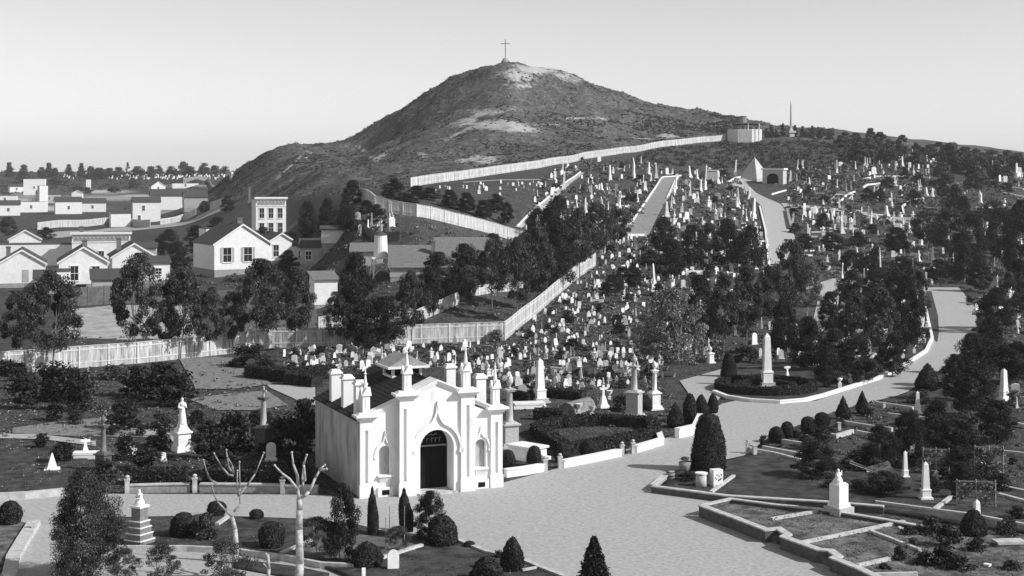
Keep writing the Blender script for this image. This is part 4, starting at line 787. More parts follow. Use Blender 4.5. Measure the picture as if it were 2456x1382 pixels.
# cottages at the left
house(200, 698, 7.4, 11, 4.6, 2.3, .3, 'white gabled cottage with two tall dark windows, middle of the three at left', 'gable', [(-1.35, 1.7, 1.15, 2.2, 0), (1.9, 2.2, 1.1, 1.6, 0)], chim=[(0.3, 6, 6.4, .8, 1.3)], base=1.1, doors=[(-.3, 0, 1.5, 1., 'door_dark')])
house(52, 690, 7.4, 11, 3.9, 2.2, .3, 'whitewashed gabled cottage at the far left edge', 'gable', [], doors=[(.6, .9, 1.0, 2.0, 'grey_paint')], chim=[(-2.2, 6, 5.2, .7, 1.1)], base=.7)
house(322, 668, 7.6, 11, 3.9, 2.3, .32, 'white gabled cottage right of the two-window cottage, partly behind a tree', 'gable', [], chim=[(-2.4, 4, 5.6, .8, 1.4)], base=.7)
house(370, 680, 5.2, 5, 3.4, .9, .3, 'small white lean-to with one dark window behind the tall tree', 'shed', [(.7, 1.6, 1.0, .9, 0)], base=.5, name='shed', roof='shingle')
house(112, 705, 3.6, 5, 2.3, 1.0, .3, 'low dark-roofed shed between the two left cottages', 'shed', [], wall='grey_paint', base=.2, name='shed')
house(258, 706, 4.6, 5, 2.2, 1.3, .3, 'low grey shed in front of the two-window cottage', 'shed', [], wall='grey_paint', base=.2, name='shed')
house(152, 702, 2.0, 2.0, 3.3, .2, .3, 'narrow white privy against the two-window cottage', 'shed', [], base=.1, name='shed', eave=.12)
house(92, 640, 19, 9, 4.4, .2, .22, 'long flat white building behind the left cottages', 'flat', [], base=.2, wall='white_paint', roof='shingle', cornice=False)
house(243, 640, 11.4, 9, 6.4, .2, .25, 'flat-roofed white building with bracketed cornice behind the cottages', 'flat', [(-4, 1.2, 1, 1.9, 0), (0, 1.2, 1, 1.9, 0), (4, 1.2, 1, 1.9, 0)], base=.2, cornice=True, chim=[(-4, 5, 6.4, .8, 1.5)])
house(345, 630, 5, 6, 3.0, .9, .2, 'pale shed-roofed building behind the right-hand cottage', 'shed', [], base=.2, name='shed', wall='grey_paint')
house(60, 612, 7, 7, 4, 2, .3, 'small white gable rising behind the long flat building', 'gable', [], base=.2, Y=345)
# shuttered house
house(582, 658, 10.6, 12, 5.6, 3.4, .52, 'large white gabled house with shuttered windows and low side wall', 'gable', [(-2.9, 2.3, 1.5, 2.5, 1), (1.0, 2.3, 1.5, 2.5, 1)], wall='white_paint', chim=[(1.1, 5, 8.3, 1.0, 1.6)], base=.9, eave=.35)
house(676, 632, 6.2, 8, 3.7, 1.9, .4, 'small white gabled cottage joined right of the shuttered house', 'gable', [(-1.1, 1.3, 1.0, 2.1, 0)], base=.5, doors=[(-2.9, .3, 1.0, 2.2, 'door_dark')])
house(632, 640, 2.4, 2.2, 3.0, .5, .25, 'white outhouse between the shuttered house and small cottage', 'shed', [], base=.2, name='shed', eave=.15)
house(650, 592, 6.9, 9, 8.6, .3, .28, 'tall white two-storey flat-roofed house with bracketed cornice', 'flat', [(x, z, 1.05, 2.2, 0) for z in (1.0, 4.4) for x in (-2.1, 0, 2.1)], base=.5, cornice=True, Y=345, chim=[(-4.4, 5, 8, .5, 3.4)])
house(545, 575, 9, 8, 6, .3, .4, 'low flat white extension behind the shuttered house', 'flat', [], base=.3, Y=322)
# yard buildings
house(755, 636, 4.8, 4, 2.8, 1.2, .1, 'little grey shed with white door frame right of the cottage', 'shed', [(-1, .9, .9, 1.3, 0)], wall='grey_paint', base=.2, name='shed'); house(722, 632, 2.6, 3, 3.0, .8, .1, 'narrow pale shed beside the joined cottage', 'shed', [(0, .9, .8, 1.2, 0)], base=.2, name='shed')
house(782, 735, 3.0, 4, 3.4, .8, .3, 'bright white two-level shed half hidden by the big tree', 'shed', [], base=.2, name='shed', roof='shingle_light')
house(1018, 668, 9.2, 7, 1.6, 2.6, .06, 'long barn with a broad weathered shingle roof beyond the water tower', 'eave', [], wall='grey_paint', roof='shingle_light', base=.2, name='barn', chim=[(1.2, 2, 3.6, .5, 1.2)])
house(1110, 625, 8, 5, 1.6, 1.6, .06, 'second grey-roofed barn partly behind the trees', 'eave', [], wall='grey_paint', roof='shingle_light', base=.2, name='barn')
house(805, 585, 4.6, 3, 2.2, .5, .1, 'tiny white shed on the slope below the pale yard fence', 'shed', [], base=.1, name='shed', wall='white_paint')
house(880, 640, 4.4, 4, 2.2, 1.0, .05, 'grey shed immediately left of the water tower', 'eave', [], wall='grey_paint', roof='shingle_light', base=.1, name='shed')
# distant houses
house(352, 535, 10.5, 8, 8.2, 1.8, .3, 'distant two-storey white house with dark hipped roof by the uphill street', 'eave', [(-1.2, 4.8, 1.0, 1.9, 0), (-2.8, 1.0, 1.0, 1.9, 0)], base=.4)
house(418, 505, 19, 9, 6.2, 2.6, .3, 'long white distant house with dark roof above the two-storey house', 'eave', [(4, 2.5, 1.1, 2.6, 0)], base=.3); house(470, 500, 9, 8, 4.4, 2.6, .3, 'grey distant shed at the right end of the long white house', 'eave', [], wall='grey_paint', base=.2, name='shed')
DH = [(165, 514, 12, 6, 2, 'eave', 'low white distant cottage with a broad dark roof, middle of the far street'), (222, 509, 12, 4.5, 2, 'eave', 'low white distant cottage nearest the rocky cutting'), (75, 510, 15, 5, 1.5, 'flat', 'long white distant building with a taller block at its end'), (20, 518, 10, 5, 1.8, 'eave', 'white distant cottage at the left edge of the far street'),
      (105, 505, 4, 12, .3, 'flat', 'narrow tall white block at the end of the long distant building'), (82, 468, 13, 10, .4, 'flat', 'high white distant house below the ridge cypresses'), (40, 462, 9, 4, 1.5, 'eave', 'small white distant house left of the high white house'), (12, 488, 12, 4, 1.5, 'flat', 'pale distant building low at the left edge'),
      (118, 488, 12, 5, 2, 'eave', 'dark-roofed distant cottage below the high white house'), (290, 545, 7, 5, 1.2, 'shed', 'small pale hut beside the uphill street'), (380, 458, 9, 3, 3, 'gable', 'little white gabled house below the far cemetery'), (212, 464, 3, 9, .5, 'flat', 'tiny white tower-like shed in the far field'), (445, 452, 16, 3, 1, 'flat', 'long pale distant shed at the foot of the hill'), (185, 480, 6, 4, 1.5, 'gable', 'tiny white hut in the far field')]
for px, py, w_, h_, r_, k_, lb in DH: house(px, py, w_, 7, h_, r_, rs_.uniform(.2, .5), lb, k_, [(0, h_*.4, 1, 1.4, 0)] if w_ > 8 else [], base=.1, wall='white_paint' if 'dark' not in lb[:4] else 'grey_paint')
fence([(90, 552), (260, 538), (360, 545)], 2.6, 'bright white fence beside the climbing street', 4); fence([(385, 540), (440, 528), (470, 515)], 2.2, 'white fence right of the distant two-storey house', 4); fence([(505, 505), (545, 492)], 2.8, 'short white fence high on the spur of the hill', 4)
fence([(440, 440), (500, 437), (555, 432)], 3, 'faint white fence along the far cemetery', 6)
# water tower
p = at(913, 205); s_ = mpp(p); g_ = p.z; r = thing('water_tower', 'white wooden water tank on a braced four-legged stand', 'water tower', p, .3)
zt = CZ+(HY-668)/F*205-g_; zl = CZ+(HY-618)/F*205-g_; b = MB(); b.lathe([(1.0, zl+.12), (.86, zl+3.1-.0)], 20); b.build('tank', 'white_paint', r); b = MB(); b.lathe([(.98, 0), (.6, .25), (.05, .5)], 16, 0, 0, zl+3.1); b.build('tank_lid', 'shingle', r)
b = MB(); b.box(-1.5, 1.5, -1.5, 1.5, zl-.12, zl+.1); b.build('platform', 'white_trim', r)
for sx, sy in ((-1, -1), (1, -1), (1, 1), (-1, 1)): b = MB(); b.tube((sx*1.35, sy*1.35, -.8), (sx*.95, sy*.95, zl-.1), .1); b.build('leg', 'white_trim', r)
for k in range(4):
    a = k*PI/2; c, s = math.cos(a), math.sin(a); R2 = lambda x, y: (x*c-y*s, x*s+y*c)
    x0, y0 = R2(-1.3, -1.3); x1, y1 = R2(1.0, -1.0); x2, y2 = R2(1.3, -1.3); x3, y3 = R2(-1.0, -1.0)
    b = MB(); b.tube((x0, y0, 0), (x1, y1, zl-.4), .05); b.build('brace', 'white_trim', r); b = MB(); b.tube((x2, y2, 0), (x3, y3, zl-.4), .05); b.build('brace', 'white_trim', r)
b = MB(); b.tube((0, 0, zl+3), (0, 0, zl+5), .05); b.tube((0, 0, zl+3.8), (.5, .1, zl+4.6), .04); b.build('vane_pole', 'wood', r)

# ---------------------------------------------------------------- plots, kerbs, hedges
def Wt(px, py, h):
    p = W(px, py); return W(px, py+h/mpp(p))
def hedge(pts, h, wd, label, closed=False, m='topiary', dens=150, leaf=.09, world=None, wob=.06):
    P = drape(pts, .9, closed) if world is None else world; o0 = P[0].copy(); Q = [p-o0 for p in P]; r = thing('hedge', label, 'hedge', o0)
    b = MB(); wallpath(b, Q, wd/2*.9, -.2, h*.95, closed); me = b.mesh('hedge_core', m); child(r, link('hedge_core', me, r))
    rng = np.random.default_rng(len(Q)); PP = []; NN = []; n = len(Q)
    for i in range(n if closed else n-1):
        a, c = Q[i], Q[(i+1) % n]; L = (c-a).length; d = (c-a)/max(L, 1e-3); nx = np.array([-d.y, d.x, 0]); k = int(dens*L*(2*h+wd))+1
        t = rng.random(k)[:, None]; base = np.array(a)*(1-t)+np.array(c)*t; s = rng.random(k)*(2*h+wd); off = np.zeros((k, 3)); nn = np.zeros((k, 3))
        f1 = s < h; f2 = (s >= h) & (s < h+wd); f3 = s >= h+wd
        off[f1] = -nx*wd/2; off[f1, 2] = s[f1]; nn[f1] = -nx; off[f2] = nx*((s[f2]-h)/wd-.5)[:, None]*wd; off[f2, 2] = h; nn[f2] = (0, 0, 1); off[f3] = nx*wd/2; off[f3, 2] = s[f3]-h-wd; nn[f3] = nx
        p = base+off; p += nn*(rng.normal(0, wob*.5, k)+wob*(vnoise(p[:, 0]*1.3+50, p[:, 1]*1.3+50)-.3))[:, None]; PP.append(p); NN.append(nn)
    V, Qd = leaf_quads(np.concatenate(PP), np.concatenate(NN), leaf, rng, .4, 1.3); child(r, link('foliage', mesh_np('foliage', V, Qd, m), r)); return r
LAWN = {}
# terraced plots at the lower right
TL = .5
strip('terrace_lawn', [(1690, 1234), (1850, 1300), (1990, 1362), (2110, 1415), (2300, 1500)], [(1760, 1215), (2000, 1245), (2215, 1275), (2400, 1300), (2700, 1340)], 'lawn_dry', TL-.12, 30, 14, skirt=.7)
strip('upper_lawn', [(1575, 1180), (1760, 1207), (2100, 1228), (2300, 1262), (2700, 1310)], [(1620, 1135), (1800, 1095), (1980, 1110), (2200, 1140), (2700, 1190)], 'lawn', .16, 30, 14, skirt=.5)
strip('front_lawn', [(272, 1248), (500, 1243), (750, 1252), (862, 1268), (930, 1286), (1020, 1294), (1093, 1303), (1166, 1333), (1252, 1352), (1350, 1392)], [(262, 1322), (450, 1322), (560, 1328), (700, 1347), (770, 1362), (860, 1400), (900, 1430), (950, 1440), (1000, 1450), (1300, 1470)], 'lawn', .16, 50, 14, skirt=.3)
strip('flower_bed', [(740, 1300), (860, 1290), (1010, 1312)], [(675, 1338), (760, 1350), (905, 1350)], 'bed_earth', .19, 16, 8)
strip('lawn', [(-60, 1250), (20, 1250), (68, 1262)], [(-60, 1400), (0, 1380), (22, 1345)], 'lawn_dry', .14, 12, 6, skirt=.2)
strip('lawn', [(-60, 1065), (60, 1060), (190, 1070)], [(-60, 1185), (60, 1182), (250, 1168)], 'lawn', .07, 20, 8)
strip('kerb_shade_strip', [(560, 1345), (700, 1362), (790, 1380)], [(560, 1365), (700, 1390), (790, 1410)], 'lawn', .1, 14, 4, skirt=.3)  # dark strip painted along the kerb to stand for its shade
coping([(1565, 1182), (1745, 1206), (2000, 1222), (2120, 1232)], .42, .32, 'long grey retaining kerb from the plaza corner past the barrels', 'shaded_stone', cap=True)
coping([(1565, 1180), (1600, 1152)], .42, .3, 'short kerb end at the sharp plaza corner', 'retaining_stone', cap=True)
def on(h, pts, *a, **k):
    """kerb whose top is seen at these picture points, standing on a terrace h above the ground"""
    P = [(x, y+h/mpp(W(x, y))) for x, y in pts]; return coping(P, *a, **k)
WALL = [(1682, 1212), (1760, 1240), (1838, 1270), (1868, 1267), (1890, 1282), (1880, 1287), (1965, 1318), (1992, 1320), (2012, 1334), (2000, 1338), (2060, 1362), (2140, 1400), (2260, 1460)]
on(TL+.16, WALL, TL+.16, .34, 'high dark retaining wall with stepped corners edging the lower terrace', 'shaded_stone', cap=True)
on(TL+.1, [(1682, 1212), (1752, 1196), (1860, 1210), (1965, 1220), (2120, 1245), (2215, 1262)], TL+.1, .26, 'long kerb along the back of the lower terrace', 'shaded_stone', cap=True)
for pts, lb in (([(1850, 1243), (1987, 1220)], 'thin white kerb left of the kneeling monument'), ([(1921, 1300), (2030, 1278), (2168, 1249)], 'white kerb crossing the terrace in front of the kneeling monument'), ([(2087, 1272), (2207, 1318)], 'white kerb running toward the bottom right shrubs'), ([(2056, 1355), (2133, 1338)], 'short white kerb low on the terrace'), ([(2100, 1376), (2200, 1374)], 'bright kerb at the bottom edge of the terrace')):
    on(TL, pts, TL+.02, .2, lb, 'coping_stone')
coping([(1705, 1190), (1760, 1150)], .28, .2, 'white kerb closing the corner plot by the painted box')
for pts, lb in (([(1800, 1085), (1860, 1096), (1935, 1116)], 'low pale kerb leading from the twin white posts'), ([(1830, 1080), (1925, 1098)], 'second low kerb behind the twin white posts'), ([(1876, 1064), (1968, 1078)], 'low kerb in front of the round clipped bushes'), ([(2018, 1018), (2080, 1028), (2140, 1036)], 'low kerb beside the two dark spikes'), ([(1955, 1042), (2005, 1052), (2045, 1040)], 'broken pale kerb right of the round bushes'), ([(2055, 1042), (2145, 1060)], 'low kerb in the shade of the dark trees'), ([(2000, 1108), (2085, 1130)], 'low kerb leading to the tipped cart'),
                ([(2100, 1214), (2240, 1233), (2330, 1245), (2470, 1272)], 'long white kerb crossing in front of the slender obelisk'), ([(2240, 1233), (2290, 1195)], 'white kerb branching toward the vine-covered trellis'), ([(2400, 1090), (2470, 1098)], 'pale kerb line at the right edge by the trellis'), ([(2395, 1175), (2470, 1190)], 'low grey kerb at the right edge'), ([(2395, 1195), (2470, 1215)], 'second low grey kerb at the right edge'), ([(2100, 972), (2190, 985)], 'thin kerb behind the small obelisk'), ([(2130, 1000), (2240, 1012)], 'thin kerb in front of the small obelisk'), ([(2270, 900), (2300, 900), (2290, 930), (2235, 925)], 'pale kerb corner beside the right avenue'), ([(2380, 1010), (2470, 1030)], 'faint kerb at the right margin')):
    coping(pts, .3, .22, lb)
# front left plots
coping([(262, 1324), (450, 1324), (560, 1330), (700, 1349), (770, 1364), (850, 1368)], .3, .22, 'long white kerb along the bottom of the front lawn')
coping([(860, 1268), (930, 1286), (1020, 1294), (1093, 1303), (1166, 1333), (1252, 1352), (1300, 1373), (1370, 1400)], .26, .26, 'white kerb curving along the plaza side of the front lawn')
coping([(675, 1338), (745, 1308)], .28, .22, 'white kerb end crossing behind the right pollarded tree'); coping([(912, 1350), (1012, 1318)], .28, .2, 'slanting white kerb in front of the dark shrubs'); coping([(1252, 1378), (1295, 1370)], .24, .16, 'thin kerb at the tip of the front lawn'); coping([(520, 1268), (552, 1246)], .28, .22, 'white kerb stub behind the left pollarded tree')
coping([(82, 1262), (58, 1300), (32, 1345), (20, 1400)], .3, .62, 'broad white kerb at the bottom left corner', 'coping_stone'); post(80, 1280, .75, .17, 'leaning white post at the end of the broad left kerb', False)
coping([(-60, 1204), (60, 1198), (142, 1190), (225, 1184)], .42, .34, 'low pale wall along the far side of the left road'); 
coping([(312, 1183), (380, 1181), (456, 1180)], .5, .34, 'grey stone wall between the two ball-topped posts', 'retaining_stone', cap=True); coping([(480, 1180), (620, 1181), (762, 1186)], .5, .34, 'grey stone wall running from the posts to the chapel', 'retaining_stone', cap=True)
post(305, 1184, 1.05, .26, 'ball-topped stone post, leftmost beside the left road'); post(467, 1181, 1.05, .26, 'ball-topped stone post at the middle gateway left of the chapel'); post(677, 1184, 1.0, .26, 'ball-topped stone post nearest the chapel wall', m='retaining_stone')
coping([(1212, 1145), (1258, 1139), (1302, 1131)], .5, .36, 'white wall section touching the right side of the chapel', 'marble', cap=True); coping([(1349, 1123), (1420, 1109), (1487, 1095)], .5, .36, 'white wall section between the two pairs of right gate posts', 'marble', cap=True); coping([(1523, 1087), (1560, 1076), (1586, 1068), (1578, 1045)], .5, .36, 'white wall section ending at the clipped hedge corner', 'marble', cap=True)
for px, py, lb in ((1308, 1131, 'left post of the near gateway right of the chapel'), (1343, 1124, 'right post of the near gateway right of the chapel'), (1492, 1095, 'left post of the farther gateway beside the hedge'), (1518, 1089, 'right post of the farther gateway beside the hedge')): post(px, py, .95, .24, lb)
post(1793, 1088, .9, .2, 'thin white post left of its twin on the far side of the plaza'); post(1810, 1090, .75, .24, 'stout white post right of its twin on the far side of the plaza', False); post(2012, 1032, .7, .22, 'squat white post beside the two dark spikes', False); post(2120, 978, .5, .2, 'squat pale post beside the road bend at right', False)
coping([(1624, 1052), (1668, 1042), (1680, 1015)], .7, .4, 'short white wall corner between the shrubs and the clipped cone', 'marble', cap=True)
hedge([(1285, 1042), (1360, 1092), (1500, 1068), (1572, 1052), (1562, 1026), (1440, 1020), (1335, 1026)], .75, .8, 'clipped dark hedge enclosing the plot right of the chapel', True)
hedge([(1280, 1006), (1352, 1008)], .8, .8, 'short dark box hedge behind the round-headed vault'); hedge([(1236, 958), (1275, 966)], .7, .7, 'dark hedge behind the white box tomb'); hedge([(1300, 950), (1400, 960)], .7, .8, 'dark hedge in front of the crowded graves')
hedge([(690, 922), (740, 926), (760, 930)], 1.0, 1.2, 'dark hedge meeting the back left corner of the chapel'); hedge([(320, 1162), (450, 1160)], .9, 1.0, 'dark hedge behind the stone wall left of the chapel'); hedge([(490, 1160), (620, 1162), (740, 1166)], .9, 1.2, 'dark hedge behind the wall close to the chapel'); hedge([(600, 905), (690, 915), (800, 905)], 1.1, 1.6, 'long dark hedge below the crowded graves left of the chapel roof')
# round plot
cpt = W(1836, 936); 
def ring(rad, sx=1.): return [Vector((cpt.x+rad*math.cos(a)*sx, cpt.y+rad*math.sin(a), gz(cpt.x+rad*math.cos(a)*sx, cpt.y+rad*math.sin(a)))) for a in [2*PI*k/40 for k in range(40)]]
hedge(None, .75, .6, 'outer clipped ring hedge around the large obelisk', True, world=ring(3.9)); hedge(None, .6, .5, 'inner clipped ring hedge around the large obelisk', True, world=ring(2.3))
coping([(1712, 944), (1745, 957), (1800, 965), (1870, 969), (1930, 964), (1975, 953), (2010, 942), (2060, 926), (2105, 912), (2165, 882), (2222, 845), (2236, 815), (2226, 770), (2220, 740)], .3, .26, 'long white wall sweeping from the round plot to the right avenue', 'marble', cap=True)
for k, (px, py) in enumerate(((2014, 934), (2040, 922), (2070, 908), (2105, 892), (2138, 876), (2165, 862), (2192, 850), (2216, 824), (2222, 790))):
    p = W(px, py); r = thing('garden_urn', uniq('white urn on the sweeping wall', px, py), 'urn', p, group='urns along the sweeping white wall'); b = MB(); b.cbox(0, 0, -.1, .3, .3, .65); b.build('foot', 'marble', r); b = MB(); b.lathe([(.05, 0), (.05, .08), (.2, .25), (.24, .4), (.02, .36)], 10, 0, 0, .55); b.build('bowl', 'marble', r, True)
strip('lawn', [(1712, 944), (1745, 957), (1800, 965), (1870, 969), (1930, 964), (1975, 953), (2010, 942), (2105, 912), (2222, 845)], [(1735, 905), (1780, 890), (1840, 880), (1900, 875), (1960, 880), (2010, 870), (2060, 860), (2100, 850), (2180, 800)], 'lawn', .12, 40, 10)
strip('road_verge', [(2222, 700), (2226, 760), (2234, 800), (2245, 820)], [(2234, 700), (2250, 760), (2252, 800), (2248, 822)], 'lawn', .1, 16, 3)
# kerbs on the upper slope
for pts, lb, h_, t_ in (([(1509, 545), (1548, 487), (1589, 426), (1633, 422)], 'bright kerb edging the long sloping path', .3, .35), ([(1600, 478), (1615, 445), (1626, 424)], 'kerb on the right side of the long sloping path', .4, .4), ([(1507, 566), (1545, 566)], 'kerb across the foot of the long sloping path', .4, .4), ([(1240, 545), (1312, 478), (1392, 414)], 'white kerb line of the narrow diagonal path', .3, .25), ([(1745, 440), (1760, 430), (1790, 424), (1815, 421)], 'white kerb curving in front of the pyramid tomb', .5, .4),
                        ([(1846, 645), (1836, 553), (1822, 497)], 'pale kerb along the left side of the uphill avenue', .35, .4), ([(1898, 552), (1888, 508)], 'dark kerb wall on the right side of the uphill avenue', .8, .5), ([(2005, 492), (2030, 470), (2050, 462)], 'white curved kerb on the middle of the right slope', .45, .4), ([(2168, 515), (2164, 498), (2185, 482), (2215, 478)], 'white horseshoe kerb on the right slope', .45, .4), ([(2070, 452), (2080, 445), (2110, 442)], 'low white grave wall above the right slope', .45, .4),
                        ([(2370, 502), (2395, 497), (2410, 494)], 'white curved kerb at the far right slope', .45, .4), ([(2190, 568), (2222, 572), (2215, 562)], 'white corner kerb on the right slope', .5, .5), ([(1850, 468), (1885, 458)], 'small white wall right of the pyramid path', .35, .3), ([(1905, 502), (1900, 545)], 'dark kerb at the small white graves', .5, .5), ([(1640, 655), (1700, 655)], 'thin pale kerb among the lower graves', .4, .4), ([(1330, 430), (1230, 432), (1110, 438)], 'grey low kerb in the dark bare grave field', .12, .2), ([(2100, 425), (2180, 424), (2230, 428)], 'white wall on the white hillside graves', .45, .4), ([(2090, 428), (2070, 432)], 'bright wall stub left of the hillside graves', .5, .4), ([(2400, 448), (2456, 456)], 'pale kerb road edge at far right', .45, .4), ([(2405, 465), (2470, 478)], 'second pale kerb at far right', .45, .4)):
    coping(pts, h_, t_, lb, 'marble' if 'dark' not in lb else 'retaining_stone')

# ---------------------------------------------------------------- things round the clipped cone
plant('coneclip', 1700, 1130, 992, 88, label='large dark clipped cone tree with a flat top beside the barrels', name='clipped_cone', catg='topiary')
p = W(1608, 1155); r = thing('barrel', 'pale wooden barrel nearest the plaza corner', 'barrel', p); b = MB(); b.lathe([(.2, 0), (.25, .2), (.26, .35), (.24, .6)], 14); b.build('staves', 'wood', r, True); b = MB(); [b.lathe([(q+.01, 0), (q+.01, .05)], 14, 0, 0, z_) for q, z_ in ((.23, .08), (.26, .33), (.245, .53))]; hb = b.build('hoops', 'iron', r); hb['kind'] = 'stuff'
p = W(1643, 1134); r = thing('planter_barrel', 'light barrel planter with white flowers behind the first barrel', 'barrel', p); b = MB(); b.lathe([(.28, 0), (.36, .35), (.38, .65)], 14); b.build('tub', 'wood', r, True); child(r, link('flowers', PROTO['bushlight'][0], r, (0, 0, .55), 0, (.8, .8, .4)))
p = W(1682, 1172); r = thing('drum_planter', 'upright pale drum pedestal in front of the clipped cone', 'planter', p, .3); b = MB(); b.lathe([(.33, 0), (.31, .85)], 16); b.build('drum', 'coping_stone', r, True); b = MB(); b.lathe([(.36, 0), (.36, .07)], 16, 0, 0, .852); b.build('rim', 'marble', r)
p = W(1719, 1172); r = thing('painted_box', 'tall white box with a dark leafy pattern beside the clipped cone', 'box', p, .35); b = MB(); b.box(-.3, .3, -.2, .3, 0, 1.1); b.build('box_body', 'marble', r)
rr = random.Random(4)
for s_ in range(2):
    for k in range(9):
        x, z = rr.uniform(-.22, .22), rr.uniform(.12, .98); a = rr.uniform(0, 3); b = MB(); dx, dz = .07*math.cos(a), .07*math.sin(a); y = -.204-.002*k
        b.add([(x-dx, y, z-dz), (x+dz*.5, y, z-dx*.5), (x+dx, y, z+dz), (x-dz*.5, y, z+dx*.5)], [(0, 1, 2, 3)]); lo = b.build('leaf_motif', 'dark_stone', r)
plant('bushdark', 1650, 1158, 1130, 60, 'low dark mound of shrubs beside the pale barrels'); plant('bush', 1640, 1150, 1138, 30, 'little shrub')
p = W(2085, 1140); r = thing('handcart', 'tipped white wooden handcart with two shafts', 'cart', p, -.25); b = MB()
b.add([(-.1, 0, .1), (1.25, -.35, .75), (1.1, .35, .85), (-.25, .5, .35), (.3, -.15, -.05), (.9, -.2, .1), (.8, .35, .2), (.2, .4, .05)], [(0, 1, 5, 4), (1, 2, 6, 5), (2, 3, 7, 6), (3, 0, 4, 7), (4, 5, 6, 7)]); b.build('tray', 'marble', r)
for s_ in (-1, 1): b = MB(); b.tube((.75, s_*.3, .1), (-1.15, s_*.32-.1, .75), .04); b.build('shaft', 'wood', r)
b = MB(); b.lathe([(.32, -.03), (.35, -.03), (.35, .03), (.32, .03)], 18); wo_ = b.build('wheel', 'wood', r, loc=(1.05, 0, .3)); wo_.rotation_euler = (PI/2, 0, 0)
def trellis(px, py, wd, h, rz, label, vine='bushlight', iron=False, nv=3000):
    p = W(px, py); r = thing('trellis', label, 'trellis', p, rz)
    for x in (-wd/2, 0, wd/2): b = MB(); b.tube((x, 0, -.1), (x, 0, h+.1), .045, .045, 5); b.build('post', 'iron' if iron else 'wood', r)
    n = 6
    for k in range(n): z = .2+(h-.2)*k/(n-1); b = MB(); b.box(-wd/2, wd/2, -.02, .02, z-.025, z+.025); b.build('lath', 'wood', r)
    rng = np.random.default_rng(int(px)); P = np.stack([rng.uniform(-wd/2, wd/2, nv), rng.normal(0, .09, nv), h*rng.random(nv)**.8], 1); mk = vnoise(P[:, 0]*2.2+px, P[:, 2]*2.2) > .36; P = P[mk]
    V, Q = leaf_quads(P, np.tile([0, -1., .4], (len(P), 1)), .075, rng, .4); child(r, link('vine', mesh_np('vine', V, Q, 'leaf_light'), r)); return r
trellis(2372, 1152, 1.6, 1.95, -.2, 'tall trellis screen covered with pale climbing vine'); trellis(2341, 1222, 2.0, 1.5, -.15, 'dark-framed low trellis panel below the vine-covered one', nv=1200); trellis(2245, 1140, 1.5, 1.55, -.2, 'arched trellis frame left of the vine-covered one', nv=500)
for px, py, t_ in ((2300, 1220, 1090), (2392, 1200, 1120)): pass

# ---------------------------------------------------------------- foreground planting
def pollard(px, py, branches, trunk, label, r0=.16):
    p = W(px, py); s = mpp(p); r = thing('pollarded_tree', label, 'tree', p)
    def P3(q, k=0): return Vector(((q[0]-px)*s, k, (py-q[1])*s))
    b = MB(); T_ = [P3(q) for q in trunk]; b.path(T_, [r0*(1.15-.5*i/(len(T_)-1)) for i in range(len(T_))], 10); b.build('trunk', 'bark_pale', r, True)
    for j, br in enumerate(branches):
        d = ((j*37) % 5-2)*.12; b = MB(); pts = [P3(q, d*i) for i, q in enumerate(br)]; n = len(pts); rad = [r0*(.46-.26*i/(n-1)) for i in range(n)]; b.path(pts, rad, 7)
        e = pts[-1]; b.lathe([(.02, -.05), (.055, -.02), (.06, .02), (.02, .06)], 8, e.x, e.y, e.z); b.build('branch', 'bark_pale' if r0 > .15 else 'branch_bark', r, True)
    return r
def Z2(x, y): return (440+x*.233, 1060+y*.233)
pollard(562, 1352, [[Z2(500, 770), Z2(430, 680), Z2(370, 590), Z2(345, 500), Z2(335, 420)], [Z2(340, 430), Z2(280, 390), Z2(240, 310), Z2(205, 190)], [Z2(520, 720), Z2(580, 660), Z2(560, 590), Z2(520, 500), Z2(515, 340)], [Z2(515, 345), Z2(470, 335), Z2(400, 240), Z2(330, 105)], [Z2(510, 340), Z2(460, 260), Z2(430, 95)], [Z2(515, 330), Z2(510, 230), Z2(470, 130)], [Z2(565, 560), Z2(580, 480), Z2(575, 210)], [Z2(565, 555), Z2(640, 470), Z2(720, 350), Z2(800, 145)]], [(562, 1352), Z2(545, 1100), Z2(530, 900), Z2(500, 770)], 'left pollarded tree with bare pale forked branches', .13)
pollard(716, 1405, [[Z2(1190, 600), Z2(1185, 480), Z2(1110, 360), Z2(1040, 290), Z2(975, 200)], [Z2(1185, 470), Z2(1170, 340), Z2(1130, 230), Z2(1115, 110)], [Z2(1195, 600), Z2(1250, 550), Z2(1215, 450), Z2(1200, 400), Z2(1210, 260)], [Z2(1240, 400), Z2(1255, 380), Z2(1245, 220), Z2(1280, 120)], [Z2(1240, 560), Z2(1290, 520), Z2(1350, 385), Z2(1400, 290), Z2(1440, 262)], [Z2(1400, 290), Z2(1480, 270)]], [(716, 1405), Z2(1200, 1250), Z2(1190, 900), Z2(1195, 700), Z2(1190, 590)], 'right pollarded tree with whitewashed trunk and bare forks', .17)
tree('monterey', 203, 1392, 1128, 180, label='large feathery dark cypress in the bottom left foreground', rz=1.)
tree('young', 385, 1410, 1305, 100, 'small leafy young tree'); tree('young', 540, 1420, 1300, 120, 'loose leafy young tree'); tree('young', 300, 1410, 1318, 80, 'thin leafy sapling')
